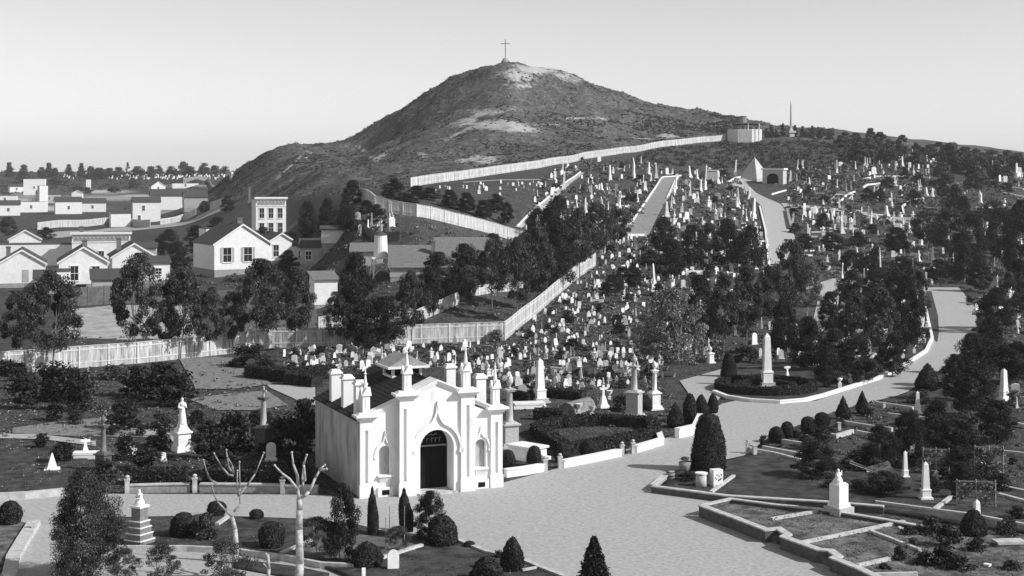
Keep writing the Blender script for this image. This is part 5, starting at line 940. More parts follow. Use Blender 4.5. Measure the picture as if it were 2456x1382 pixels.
for px, py, t_, w_, k_, lb in ((440, 1292, 1228, 62, 'ball', 'round clipped bush, left of a close pair on the front lawn'), (492, 1300, 1230, 66, 'bush', 'shaggy round bush, right of a close pair on the front lawn'), (520, 1240, 1200, 44, 'ball', 'dark ball bush behind the left pollarded tree'), (615, 1250, 1220, 34, 'ball', 'small dark ball bush at the back of the front lawn'), (652, 1318, 1250, 62, 'ball', 'round clipped bush between the two pollarded trees'), (880, 1362, 1298, 74, 'dome', 'dark dome bush at the corner of the slanting kerb'),
                              (1060, 1310, 1232, 76, 'dome', 'broad dark dome bush by the plaza kerb'), (1126, 1318, 1296, 28, 'ball', 'little dark ball bush on the plaza kerb'), (1229, 1375, 1286, 54, 'egg', 'dark egg-shaped bush near the tip of the front lawn'), (1168, 1400, 1332, 78, 'dome', 'broad shaggy dome bush left of the egg-shaped bush'), (1196, 1345, 1318, 30, 'bushdark', 'small ragged shrub behind the egg-shaped bush'), (25, 1262, 1200, 52, 'ball', 'large ball bush at the left edge of the road'),
                              (1218, 1122, 1078, 36, 'ball', 'dark ball bush touching the chapel corner'), (1281, 1118, 1068, 36, 'ball', 'dark ball bush left of the near gateway'), (1348, 1108, 1056, 36, 'egg', 'dark egg bush behind the near gateway'), (1412, 1100, 1052, 40, 'ball', 'dark ball bush inside the clipped hedge'), (1490, 1090, 1055, 30, 'bushdark', 'dark shrub beside the farther gateway'),
                              (1620, 1025, 965, 42, 'spike', 'dark pointed shrub left of the three behind the white wall corner'), (1655, 1015, 942, 36, 'egg', 'dark upright shrub in the middle of the three behind the wall corner'), (1682, 1008, 945, 34, 'egg', 'dark upright shrub second from right behind the clipped cone'), (1710, 992, 942, 26, 'egg', 'small dark upright shrub just behind the clipped cone'), (1490, 985, 945, 50, 'bushdark', 'dark shrub left of the tall urn column'), (1545, 985, 945, 40, 'egg', 'dark upright shrub between the two columns'),
                              (1862, 1062, 1022, 36, 'ball', 'leftmost clipped ball bush across the plaza'), (1888, 1050, 1010, 30, 'ball', 'second clipped ball bush across the plaza'), (1938, 1040, 998, 36, 'ball', 'third clipped ball bush across the plaza'), (1972, 1030, 988, 36, 'ball', 'rightmost clipped ball bush across the plaza'), (1830, 1072, 1042, 26, 'bushdark', 'small spiky shrub left of the clipped balls'), (1910, 1050, 1030, 18, 'ball', 'tiny ball bush between the clipped balls'),
                              (2022, 1005, 948, 34, 'spike', 'left of the two dark pointed spikes beside the road'), (2068, 992, 936, 30, 'spike', 'right of the two dark pointed spikes beside the road'), (1748, 905, 846, 38, 'coneclip', 'dark clipped cone at the left of the round plot'), (2225, 935, 870, 62, 'spike', 'dark pyramid-shaped cypress beside the right road'), (1768, 925, 900, 40, 'bushdark', 'dark shrub at the left of the round plot'),
                              (2335, 1300, 1220, 66, 'egg', 'tall dark cone shrub overlapping the broad obelisk'), (2270, 1330, 1260, 80, 'bushdark', 'large dark shrub left of the broad obelisk'), (2155, 1362, 1310, 42, 'bushdark', 'dark shrub on the lower terrace'), (2235, 1300, 1240, 70, 'bush', 'leafy shrub at the back of the terrace'), (2420, 1300, 1240, 60, 'bush', 'leafy shrub at the right edge below the trellis'), (2300, 1200, 1150, 60, 'bushdark', 'dark shrub beneath the dark-framed trellis'), (2190, 1330, 1290, 40, 'bush', 'small leafy shrub on the terrace')):
    plant(k_, px, py, t_, w_, label=lb, name='clipped_bush' if k_ in ('ball', 'egg', 'dome', 'coneclip', 'spike') else 'shrub', catg='bush' if k_ in ('ball', 'egg', 'dome', 'coneclip', 'spike') else 'shrub')
plant('colu', 893, 1285, 1165, 24, label='narrow dark column cypress in front of the chapel left end', name='cypress', catg='cypress'); plant('colu', 969, 1275, 1168, 26, label='narrow dark column cypress in front of the chapel centre', name='cypress', catg='cypress')
plant('colu', 896, 1290, 1192, 24, label='lower bushy cypress stem hugging the left column cypress', name='cypress', catg='cypress'); plant('colu', 981, 1285, 1204, 22, label='bushier twin cypress stem at the chapel centre', name='cypress', catg='cypress')
tree('dark', 1034, 1296, 1178, 84, label='round-headed leafy standard tree in front of the chapel doorway')
tree('dark', 818, 1350, 1160, 100, label='twiggy dark tree overlapping the chapel left corner'); tree('young', 760, 1350, 1240, 90, 'loose garden shrub tree'); tree('young', 955, 1330, 1262, 60, 'small garden bush'); plant('spike', 1425, 1500, 1280, 110, label='dark conical spruce at the bottom edge of the plaza', name='spruce', catg='spruce') if False else None
# spruce with stepped whorls
def spruce(px, py, pyt, wpx, label):
    p = W(px, py); h = (py-pyt)*mpp(p); wd = wpx*mpp(p); rng = np.random.default_rng(9); P = []; N = []
    for k in range(46):
        z = h*(.03+.95*(k/46)**.9); R = wd/2*(1-z/h)**.85+.03; nb = max(5, int(26*(1-z/h))+5)
        for j in range(nb):
            a = 2*PI*(j+rng.random()*.7)/nb; L = R*rng.uniform(.8, 1.1); t = rng.random(26)**.6; q = np.stack([np.cos(a)*L*t, np.sin(a)*L*t, z-L*.35*t+rng.normal(0, .015, 26)+.12*L*t*t], 1)+rng.normal(0, .02, (26, 3)); P.append(q); N.append(np.tile([math.cos(a)*.5, math.sin(a)*.5, .8], (26, 1)))
    V, Q = leaf_quads(np.concatenate(P), np.concatenate(N), .06, rng, .4, 1.7); r = thing('spruce', label, 'spruce', p); child(r, link('foliage', mesh_np('foliage', V, Q, 'leaf_dark'), r)); b = MB(); b.tube((0, 0, -.2), (0, 0, h*.95), .09, .02); b.build('trunk', 'bark', r)
spruce(1425, 1445, 1282, 125, 'dark conical spruce at the bottom edge of the plaza')
for px, py, t_, lb in ((925, 1328, 1240, 'thin wooden stake left of the column cypress'), (934, 1290, 1212, 'tall thin wooden stake behind the slanting kerb'), (970, 1320, 1214, 'thin pale stake in front of the centre cypress'), (752, 1330, 1240, 'thin stake among the garden shrubs')):
    p = W(px, py); b = MB(); b.tube((0, 0, -.1), (.01, 0, (py-t_)*mpp(p)), .022, .018, 5); tag(b.build('stake', 'wood', None, loc=p), lb, 'stake')
p = W(643, 1392); r = thing('stump', 'short pale lopped stump with cut branch ends at the bottom', 'stump', p); b = MB(); b.path([(0, 0, -.1), (.03, 0, .5), (-.02, 0, 1.15)], [.09, .075, .07], 8); b.build('trunk', 'bark_pale', r, True); b = MB(); b.tube((.02, 0, .5), (-.2, -.05, .75), .035, .03); b.build('branch', 'bark_pale', r); b = MB(); b.tube((0, 0, 1.0), (-.12, 0, 1.2), .06, .05); b.build('branch', 'bark_pale', r)
p = W(872, 1398); b = MB(); b.cbox(0, 0, -.1, .16, .12, .75); tag(b.build('marker_post', 'marble', None, loc=p, rz=.3), 'small white marker post left of the bottom headstone', 'post')
for (px, py, L_, h_, lb) in ((2420, 1325, 1.2, .45, 'pale stone trough-like grave surround at the right edge'),): tomb(px, py, L_, .5, h_, lb, .1, 'coping_stone')
headstone(W(2368, 1378), .5, .3, 'square', 'small leaning white slab near the bottom right corner', rz=.9)
for q_ in ((2215, 1372, 1320, 70), (2260, 1378, 1310, 80), (2300, 1385, 1330, 80), (2345, 1340, 1290, 60), (2180, 1300, 1262, 50), (2425, 1385, 1345, 60), (2385, 1330, 1300, 40), (2440, 1250, 1215, 50), (2120, 1385, 1350, 40), (2060, 1175, 1150, 60), (1990, 1175, 1152, 50), (2240, 1185, 1150, 60)): plant('bushdark' if q_[0] % 3 else 'bush', *q_, 'low leafy shrub', group='shrubs at the lower right')
# left middle trees and shrubs
for px, py, t_, w_ in ((130, 965, 868, 110), (60, 980, 900, 90), (190, 985, 895, 80), (390, 960, 872, 100), (330, 950, 880, 80), (430, 975, 890, 90), (300, 1030, 960, 80), (600, 880, 825, 90), (560, 1085, 985, 90), (690, 1090, 990, 90), (500, 1100, 1010, 80), (730, 1100, 960, 80), (620, 1060, 985, 60), (300, 1100, 1040, 60), (150, 1110, 1060, 60), (530, 1140, 1080, 90), (350, 1125, 1075, 80), (700, 1150, 1080, 90), (390, 1075, 1025, 50), (100, 1075, 1040, 40), (640, 905, 860, 70), (250, 1150, 1100, 60)):
    plant('bushdark', px, py, t_, w_*1.1, 'dark rounded shrub mass', group='dark shrubs left of the chapel')
BIG = [('dark', 1975, 548, 512, 56), ('dark', 1930, 600, 560, 60), ('dark', 2000, 602, 562, 70), ('dark', 2060, 592, 556, 60), ('dark', 2150, 602, 545, 80), ('euc', 2222, 605, 505, 110), ('dark', 2085, 655, 612, 80), ('dark', 2165, 665, 615, 90), ('dark', 2250, 672, 622, 80), ('dark', 2192, 492, 456, 46), ('dark', 2312, 545, 470, 52), ('euc', 2384, 565, 480, 66), ('dark', 2432, 565, 500, 70), ('dark', 2262, 475, 430, 40), ('dark', 2290, 505, 444, 44), ('dark', 2130, 452, 424, 40), ('dark', 2202, 442, 412, 36), ('dark', 2080, 485, 450, 40), ('dark', 2110, 486, 452, 36), ('dark', 2170, 432, 402, 34), ('dark', 2040, 640, 600, 60), ('dark', 1560, 640, 600, 60), ('dark', 1520, 690, 640, 70), ('dark', 1470, 700, 660, 60), ('dark', 1905, 560, 535, 30), ('dark', 1345, 640, 560, 90), ('euc', 1265, 660, 560, 90), ('dark', 1180, 640, 560, 90), ('dark', 1080, 640, 590, 90),
       ('euc', 125, 898, 650, 175), ('euc', 45, 880, 700, 100), ('euc', 330, 872, 608, 145), ('euc', 432, 862, 640, 145), ('euc', 400, 860, 720, 90), ('euc', 505, 860, 690, 90), ('euc', 625, 850, 622, 150), ('euc', 560, 850, 700, 90), ('euc', 712, 842, 640, 120), ('dark', 852, 832, 606, 118), ('dark', 925, 834, 712, 100), ('dark', 880, 834, 720, 110), ('euc', 985, 830, 650, 100), ('euc', 808, 836, 700, 80), ('dark', 1000, 818, 745, 55),
       ('dark', 1050, 725, 605, 115), ('dark', 1115, 705, 585, 120), ('euc', 1180, 740, 575, 110), ('euc', 1240, 770, 570, 115), ('euc', 1290, 745, 545, 120), ('dark', 1335, 700, 520, 120), ('euc', 1390, 670, 500, 110), ('euc', 1430, 630, 485, 110), ('dark', 1340, 590, 470, 100), ('dark', 1290, 590, 500, 80), ('euc', 1480, 600, 500, 80), ('dark', 1030, 760, 640, 90), ('euc', 1120, 745, 640, 70),
       ('pale', 1615, 905, 690, 165), ('pale', 1560, 870, 740, 90), ('dark', 1680, 830, 660, 110), ('euc', 1735, 850, 660, 110), ('euc', 1790, 830, 640, 115), ('euc', 1850, 800, 635, 120), ('euc', 1900, 770, 575, 115), ('pale', 1935, 760, 620, 80), ('dark', 1880, 850, 720, 100), ('dark', 1940, 890, 760, 110),
       ('dark', 1610, 670, 570, 90), ('dark', 1660, 640, 540, 90), ('euc', 1700, 625, 535, 80), ('dark', 1745, 640, 525, 90), ('dark', 1800, 650, 540, 90), ('dark', 1590, 605, 520, 70),
       ('dark', 2000, 890, 790, 100), ('euc', 2050, 880, 710, 100), ('dark', 2060, 920, 810, 110), ('euc', 2115, 880, 690, 110), ('dark', 2175, 850, 660, 100), ('euc', 2205, 800, 650, 60), ('dark', 2140, 905, 800, 90), ('dark', 1990, 800, 700, 80), ('dark', 2040, 740, 650, 90), ('dark', 2100, 720, 640, 100), ('dark', 1985, 930, 830, 90), ('dark', 2150, 730, 650, 90),
       ('euc', 2275, 640, 500, 120), ('dark', 2330, 640, 510, 110), ('dark', 2400, 620, 500, 110), ('dark', 2450, 660, 480, 110), ('dark', 2390, 790, 690, 100), ('euc', 2440, 800, 620, 110), ('dark', 2350, 700, 620, 80), ('dark', 2330, 930, 800, 110), ('dark', 2380, 900, 760, 100), ('dark', 2330, 1000, 880, 120), ('dark', 2290, 960, 850, 80), ('dark', 2440, 920, 820, 110), ('dark', 2310, 680, 580, 80),
       ('dark', 2180, 1120, 990, 110), ('dark', 2250, 1090, 960, 120), ('dark', 2110, 1130, 1020, 100), ('dark', 1960, 1150, 1060, 110), ('dark', 2310, 1120, 1010, 110), ('dark', 2290, 1140, 1070, 70), ('dark', 2120, 1190, 1130, 110), ('dark', 2390, 1060, 960, 110), ('dark', 2310, 1175, 1110, 90),
       ('dark', 845, 490, 432, 60), ('dark', 945, 488, 428, 66), ('dark', 738, 575, 482, 62), ('dark', 785, 580, 475, 60), ('dark', 830, 560, 470, 50), ('dark', 905, 540, 490, 50), ('dark', 880, 512, 480, 40), ('dark', 545, 510, 470, 40), ('dark', 490, 512, 482, 40), ('dark', 405, 615, 550, 80), ('dark', 470, 600, 540, 70), ('dark', 430, 650, 590, 60), ('dark', 630, 600, 545, 60), ('dark', 700, 600, 555, 50), ('dark', 520, 560, 520, 60), ('euc', 20, 580, 520, 60), ('dark', 110, 575, 545, 50), ('dark', 690, 660, 600, 60), ('dark', 770, 690, 640, 70), ('dark', 300, 525, 500, 24)]
for k_, px, py, t_, w_ in BIG:
    adj = {'euc': 'tall dark eucalyptus', 'dark': 'dense dark tree', 'pale': 'pale speckled tree'}[k_]; tree(k_, px, py, t_, w_, adj, group='dark trees among the graves and houses')
for px, py, t_, w_ in ((1030, 480, 450, 60), (1080, 500, 455, 60), (1120, 510, 462, 60), (1160, 525, 480, 60), (1215, 540, 485, 40), (1190, 510, 465, 50), (1000, 470, 445, 50), (980, 490, 465, 50)):
    tree('dark', px, py, t_, w_, 'low bushy tree above the pale yard fence', group='low bushy trees above the pale yard fence')
for px, py, t_, w_ in ((2022, 350, 318, 30), (2050, 345, 320, 30), (2088, 348, 311, 24), (2110, 352, 320, 30), (2135, 358, 335, 26), (2162, 368, 325, 26), (2197, 378, 346, 20), (2225, 380, 348, 28), (2252, 372, 344, 30), (2280, 385, 345, 40), (2315, 385, 355, 34), (2345, 392, 358, 26), (2378, 400, 362, 38), (2410, 400, 362, 30), (2440, 405, 370, 34), (2470, 405, 372, 34), (2080, 375, 335, 40), (2060, 385, 345, 40), (2130, 385, 350, 40), (2300, 410, 365, 44), (2350, 415, 375, 44), (2400, 425, 385, 44), (2200, 395, 365, 36), (2260, 440, 395, 40), (2340, 450, 400, 40)):
    tree('pine' if w_ < 31 else 'far', px, py+4, t_-3, w_*1.35, 'skyline tree on the right ridge', group='trees on the right ridge')
for px, py, t_, w_ in ((1838, 330, 308, 16), (1850, 330, 300, 18), (1878, 325, 296, 16), (1907, 325, 300, 16), (1925, 328, 303, 18), (1948, 330, 302, 18), (1966, 332, 312, 20), (1990, 335, 316, 20), (1862, 330, 312, 16)):
    tree('cypress', px, py, t_, w_, 'small skyline cypress right of the reservoir', group='small cypresses right of the reservoir')
for px, py, t_, w_, k_ in ((22, 420, 391, 26, 'cypress'), (57, 436, 396, 36, 'cypress'), (100, 420, 402, 20, 'far'), (117, 424, 392, 28, 'cypress'), (132, 442, 404, 30, 'cypress'), (165, 418, 395, 22, 'cypress'), (195, 420, 392, 22, 'cypress'), (218, 424, 400, 34, 'cypress'), (240, 428, 404, 34, 'far'), (262, 424, 404, 26, 'far'), (285, 422, 402, 26, 'far'), (306, 408, 391, 9, 'pine'), (330, 420, 400, 30, 'far'), (362, 424, 400, 26, 'far'), (380, 418, 398, 20, 'far'), (410, 420, 400, 26, 'far'), (440, 412, 389, 22, 'far'), (455, 418, 400, 26, 'far'), (490, 412, 392, 26, 'far'), (515, 415, 398, 22, 'far'), (540, 418, 400, 22, 'far'), (318, 448, 428, 20, 'far'), (185, 462, 448, 30, 'far'), (210, 462, 450, 20, 'far'), (275, 460, 446, 26, 'far')):
    tree(k_, px, max(py, 418)+2, t_-1, w_*1.2, 'distant dark tree on the far ridge', group='distant trees on the far ridge')

# ---------------------------------------------------------------- small plot kerbs on the slopes
KERBS = random.Random(31)
def plot_kerbs(P, n, seed, L0, L1):
    for x, y in scatter(P, n, seed, 14):
        if free(x, y):
            L = KERBS.uniform(L0, L1); dy = KERBS.uniform(-.04, .14)*L
            if free(x+L, y+dy): coping([(x, y), (x+L, y+dy)] if KERBS.random() < .7 else [(x, y), (x+L, y+dy), (x+L-L*.3, y+dy+L*.3)], KERBS.uniform(.2, .4), .22, uniq('low plot kerb', x, y), KERBS.choice(['coping_stone', 'retaining_stone', 'marble']), group='plot kerbs on the slopes')
def inpoly(x, y, P):
    c = False; n = len(P)
    for i in range(n):
        x1, y1 = P[i]; x2, y2 = P[(i+1) % n]
        if (y1 > y) != (y2 > y) and x < (x2-x1)*(y-y1)/(y2-y1)+x1: c = not c
    return c
def scatter(P, n, seed, mind=0):
    r = random.Random(seed); out = []; x0 = min(p[0] for p in P); x1 = max(p[0] for p in P); y0 = min(p[1] for p in P); y1 = max(p[1] for p in P); tries = 0
    while len(out) < n and tries < n*40:
        tries += 1; x, y = r.uniform(x0, x1), r.uniform(y0, y1)
        if inpoly(x, y, P) and not (mind and any(abs(x-a)*1. < mind and abs(y-b) < mind*.7 for a, b in out)): out.append((x, y))
    return out
ROADS = [[(1505, 566), (1560, 566), (1640, 420), (1585, 420)], [(1845, 645), (1880, 645), (1910, 572), (1888, 505), (1810, 455), (1760, 440), (1790, 458), (1820, 495), (1835, 555)], [(1238, 550), (1255, 550), (1405, 412), (1388, 412)], [(1940, 810), (1970, 815), (2030, 670), (1970, 670)], [(2205, 690), (2305, 690), (2350, 790), (2290, 870), (2215, 850), (2235, 800)], [(1660, 940), (1800, 980), (2010, 985), (2200, 900), (2240, 835), (2100, 912), (1950, 965)], [(640, 920), (760, 925), (760, 990), (640, 960)], [(1630, 915), (1740, 885), (1745, 940), (1690, 1000)]]
def free(x, y): return not any(inpoly(x, y, R) for R in ROADS)
A1 = [(660, 838), (830, 835), (1010, 828), (1215, 818), (1300, 750), (1430, 640), (1560, 660), (1640, 700), (1620, 800), (1600, 900), (1560, 930), (1240, 945), (1130, 880), (760, 905), (690, 900)]
A2 = [(1300, 420), (1400, 385), (1590, 390), (1620, 420), (1500, 575), (1300, 575), (1260, 555)]
A3 = [(1640, 400), (1760, 420), (1800, 470), (1845, 640), (1560, 600), (1540, 560)]
A4 = [(1430, 575), (1560, 570), (1850, 600), (1850, 660), (1640, 700), (1560, 665), (1440, 645)]
A5 = [(1880, 470), (2100, 430), (2456, 440), (2456, 660), (2220, 690), (1960, 665), (1900, 600)]
A6 = [(2060, 380), (2240, 380), (2260, 425), (2080, 430)]
A7 = [(1905, 500), (2040, 510), (2060, 540), (1915, 530)]
A8 = [(1990, 700), (2200, 700), (2215, 840), (2000, 900)]
A9 = [(150, 408), (560, 405), (560, 432), (150, 430)]
A10 = [(1000, 452), (1250, 435), (1330, 445), (1240, 470), (1060, 468)]
A11 = [(840, 530), (940, 520), (945, 560), (850, 570)]
A12 = [(2320, 400), (2456, 400), (2456, 440), (2330, 435)]
A13 = [(2300, 690), (2456, 690), (2456, 1000), (2360, 980)]
A14 = [(1660, 700), (1900, 690), (1920, 860), (1640, 880)]
A15 = [(1890, 400), (2060, 392), (2090, 440), (2000, 470), (1905, 480), (1880, 455)]
ZONES = [(A15, 24, 7, 1., dict(obel=4, col=2, square=2, round=2), 'on the open slope right of the mausoleum', (1.2, 3.2)), (A1, 520, 2.2, 1.25, dict(round=5, gothic=3, square=3, scroll=2, cross=2.2, obel=1, ped=1, col=1), 'crowded between the chapel and the board fence', (.5, 1.5)),
         (A2, 150, 6, 1., dict(obel=5, col=3, round=3, square=3, ped=2, gothic=1), 'on the upper slope left of the long sloping path', (.9, 3.0)),
         (A3, 150, 5, 1., dict(obel=5, col=3, round=3, square=3, ped=2, gothic=1), 'on the upper slope left of the uphill avenue', (.9, 3.0)),
         (A4, 130, 3, 1., dict(round=4, gothic=2, square=3, cross=2, obel=2, col=1, ped=1), 'in the crowded ground below the uphill avenue', (.8, 2.0)),
         (A5, 150, 6, 1., dict(obel=5, col=3, round=2, square=2, ped=3), 'scattered over the right-hand slope', (.9, 3.2)),
         (A6, 46, 4, 1., dict(obel=4, col=2, square=3, ped=3, round=2), 'bright on the white hillside graves at upper right', (1.4, 3.8)),
         (A7, 26, 5, 1., dict(round=3, square=3, obel=1), 'in the small bright plot right of the uphill avenue', (1.2, 2.6)),
         (A8, 40, 7, 1., dict(obel=3, col=3, round=2, square=2), 'between the dark trees left of the right avenue', (1.2, 3.0)),
         (A9, 290, 2, 1., dict(round=3, square=6, obel=1), 'tiny on the far cemetery ridge', (1.2, 3.2)),
         (A10, 34, 5, 1., dict(round=2, cross=2, square=4), 'in the bare field behind the diagonal path', (.6, 1.6)),
         (A11, 16, 5, 1., dict(obel=3, round=2, col=1), 'on the slope above the water tower', (1.2, 3.0)),
         (A12, 22, 5, 1., dict(obel=3, round=2, square=2), 'below the ridge trees at the far right', (2., 5)),
         (A13, 30, 9, 1., dict(obel=3, col=3, round=2, square=2), 'among the trees at the right edge', (.8, 2.0)),
         (A14, 60, 6, 1., dict(round=3, square=2, obel=2, ped=1), 'under the trees behind the round plot', (.9, 2.))]
for P_, n_, sd_, a_, b_ in ((A2, 22, 40, 12, 50), (A3, 22, 41, 12, 50), (A4, 12, 42, 12, 40), (A5, 60, 43, 16, 60), (A1, 30, 44, 12, 40), (A8, 8, 45, 20, 50), (A15, 10, 46, 20, 60)): plot_kerbs(P_, n_, sd_, a_, b_)
HS = {}
for kd in ('round', 'gothic', 'square', 'cross', 'scroll', 'obel', 'ped', 'col'):
    for m_ in ('marble', 'granite', 'old_stone'): HS[kd, m_] = headstone_mesh(kd).mesh({'round': 'headstone', 'gothic': 'headstone', 'square': 'headstone', 'scroll': 'headstone', 'cross': 'cross', 'obel': 'obelisk', 'ped': 'urn_pedestal', 'col': 'column'}[kd], m_)
NM = dict(round=('headstone', 'round-topped headstone'), gothic=('headstone', 'pointed headstone'), square=('headstone', 'square-shouldered headstone'), scroll=('headstone', 'scroll-topped headstone'), cross=('grave_cross', 'grave cross'), obel=('obelisk', 'obelisk'), ped=('urn_pedestal', 'pedestal with an urn'), col=('column', 'slim column'))
rg = random.Random(21); ALL = []
for zi, (P, n, mind, _, kinds, where, (h0, h1)) in enumerate(ZONES):
    for x, y in scatter(P, n, 100+zi, mind):
        if not free(x, y): continue
        kd = rg.choices(list(kinds), list(kinds.values()))[0]; m_ = rg.choices(['marble', 'granite', 'old_stone'], [70, 20, 10])[0]
        p = W(x, y); t_ = rg.random()**1.5; h = h0+(h1-h0)*t_
        if kd in ('round', 'gothic', 'square', 'scroll', 'cross'): h = h0+(h1-h0)*t_*.5; wd = h*rg.uniform(.4, .8); dp = wd*1.0
        else: h = max(h, h0*1.2); wd = h*rg.uniform(.2, .36) if kd != 'ped' else h*.5; dp = wd
        ALL.append((h/mpp(p), kd, m_, p, wd, dp, h, where, x, y))
# larger named obelisks and columns read off the photograph: px, base y, top y, width px
BIGM = [('obel', 1520, 428, 385, 8), ('obel', 1463, 434, 395, 9), ('obel', 1352, 455, 410, 10), ('obel', 1402, 512, 473, 7), ('col', 1458, 522, 484, 7), ('obel', 1443, 460, 438, 9), ('obel', 1486, 503, 475, 8), ('col', 1530, 485, 455, 7), ('obel', 1548, 458, 433, 9), ('obel', 1555, 418, 388, 8), ('obel', 1575, 428, 395, 10), ('obel', 1600, 520, 482, 12), ('col', 1610, 500, 484, 6), ('obel', 1680, 460, 430, 8), ('col', 1655, 470, 434, 7), ('obel', 1672, 432, 405, 7), ('col', 1690, 455, 395, 8), ('obel', 1655, 425, 397, 8), ('obel', 1763, 422, 382, 8), ('col', 1722, 440, 410, 9), ('obel', 1770, 490, 450, 10), ('obel', 1797, 478, 448, 9), ('obel', 1807, 528, 475, 12), ('col', 1715, 525, 495, 6), ('col', 1728, 520, 498, 6), ('obel', 1620, 455, 425, 8),
        ('col', 1912, 412, 384, 6), ('col', 1925, 410, 384, 7), ('col', 2007, 415, 384, 6), ('obel', 1863, 442, 420, 9), ('obel', 1895, 438, 414, 8), ('obel', 2010, 540, 508, 10), ('obel', 2048, 540, 510, 9), ('obel', 2020, 560, 528, 11), ('obel', 2088, 538, 505, 7), ('obel', 2103, 526, 515, 7), ('obel', 2127, 520, 492, 12), ('obel', 2104, 480, 450, 8), ('ped', 2160, 522, 508, 10), ('ped', 2190, 525, 506, 10), ('obel', 2182, 560, 530, 10), ('obel', 2168, 550, 527, 8), ('col', 2140, 498, 460, 6), ('obel', 2222, 472, 448, 10), ('obel', 2236, 472, 450, 8), ('obel', 2342, 515, 494, 8), ('obel', 2330, 563, 542, 8), ('obel', 2350, 480, 458, 8), ('obel', 2436, 430, 390, 10), ('col', 2205, 458, 432, 7), ('obel', 2332, 420, 400, 8),
        ('obel', 2056, 622, 592, 8), ('obel', 2012, 630, 598, 7), ('col', 2113, 675, 595, 9), ('obel', 2236, 640, 590, 8), ('obel', 2190, 655, 618, 7), ('col', 2098, 763, 720, 9), ('obel', 2080, 825, 758, 14), ('col', 2124, 790, 765, 6), ('obel', 1570, 690, 630, 9), ('col', 1497, 700, 672, 5), ('col', 2392, 728, 660, 9), ('ped', 2420, 720, 682, 16), ('obel', 2440, 745, 700, 8), ('col', 2060, 728, 708, 5), ('obel', 1400, 640, 612, 8), ('col', 1790, 530, 500, 6), ('obel', 1840, 590, 570, 6)]
for kd, px, pyb, pyt, wpx in BIGM:
    p = W(px, pyb); ALL.append(((pyb-pyt), kd, 'marble', p, wpx*mpp(p)*1.15, wpx*mpp(p)*1.15, (pyb-pyt)*mpp(p), 'standing tall', px, pyb))
GR = {}; USEDZ = {}
ALL.sort(key=lambda a: -a[0]); cnt = {}; rest = []
for (hp, kd, m_, p, wd, dp, h, where, x, y) in ALL:
    if where != 'standing tall': wd *= .88; dp *= .88; h *= .92
    nm = NM[kd][0]; c = cnt.get(nm, 0)
    if nm == 'headstone' and c >= 300 or c >= 300: rest.append((kd, m_, p, wd, dp, h)); continue
    cnt[nm] = c+1; rz = rg.uniform(-.35, .8)
    o = link(nm, HS[kd, m_], None, p-Vector((0, 0, .05)), rz, (wd, dp, h)); o.rotation_euler = (rg.gauss(0, .045), rg.gauss(0, .045), rz)
    tone = {'marble': 'white', 'granite': 'grey', 'old_stone': 'weathered dark'}[m_]
    if where == 'standing tall': lb = uniq('tall white '+NM[kd][1].replace('slim ', '')+' standing', x, y)
    else: lb = uniq(tone+' '+NM[kd][1], x, y) if hp > 15 else None
    if lb is None:
        q_ = rel(x, y); lb = tone+' '+NM[kd][1]+' '+q_[0]+', '+q_[1]
        if len(lb.split()) > 16: lb = tone+' '+NM[kd][1]+' '+q_[0]
        o['group'] = lb
    tag(o, lb, 'gravestone'); 
    if not o.get('group'): o['group'] = 'gravestones over the cemetery'
print('scattered', cnt, 'rest', len(rest))
if rest:
    V = []; Q3 = []
    b = MB()
    for kd, m_, p, wd, dp, h in rest:
        q = headstone_mesh(kd); a = rg.uniform(.15, .6); c, s = math.cos(a), math.sin(a); b.add([(p.x+(x*c-y*s)*wd, p.y+(x*s+y*c)*dp, p.z+z*h-.05) for x, y, z in q.v], q.f)
    tag(b.build('small_headstones', 'marble'), 'crowd of the smallest white headstones between the larger graves', 'gravestones', None, 'stuff')

# ---------------------------------------------------------------- thin sea haze
hb = MB(); hb.box(-2500, 2500, -700, 4200, -45, 105); hm_ = bpy.data.materials.new('haze'); hm_.use_nodes = True; hn = hm_.node_tree; hn.nodes.clear(); ho = hn.nodes.new('ShaderNodeOutputMaterial'); hv = hn.nodes.new('ShaderNodeVolumePrincipled')
hv.inputs['Color'].default_value = (1, 1, 1, 1); hv.inputs['Density'].default_value = .00014; hv.inputs['Anisotropy'].default_value = .3; hn.links.new(hv.outputs[0], ho.inputs['Volume']); MT['haze'] = hm_
HAZE = hb.build('haze', 'haze'); HAZE['kind'] = 'stuff'
# ---------------------------------------------------------------- shrubs between the graves
for P, n, sd_, hh in ((A15, 12, 910, (8, 18)), (A1, 50, 900, (14, 30)), (A2, 20, 901, (9, 20)), (A3, 20, 902, (9, 20)), (A4, 18, 903, (10, 24)), (A5, 45, 904, (10, 30)), (A14, 14, 905, (16, 40)), (A13, 14, 906, (16, 50)), ([(0, 900), (400, 880), (430, 965), (520, 992), (750, 1000), (770, 1120), (560, 1150), (280, 1150), (300, 1070), (0, 1005)], 28, 907, (18, 46)), ([(1840, 1100), (2100, 960), (2456, 960), (2456, 1200), (2150, 1180)], 24, 908, (16, 46))):
    r_ = random.Random(sd_)
    for x, y in scatter(P, n, sd_, 12):
        if free(x, y): h_ = r_.uniform(*hh); plant(r_.choice(['bush', 'bushdark', 'bushdark', 'bushlight'] if sd_ != 907 else ['bushdark', 'bushdark', 'bush']), x, y, y-h_, h_*r_.uniform(1.1, 1.9), 'bushy shrub', group='shrubs among the plots')
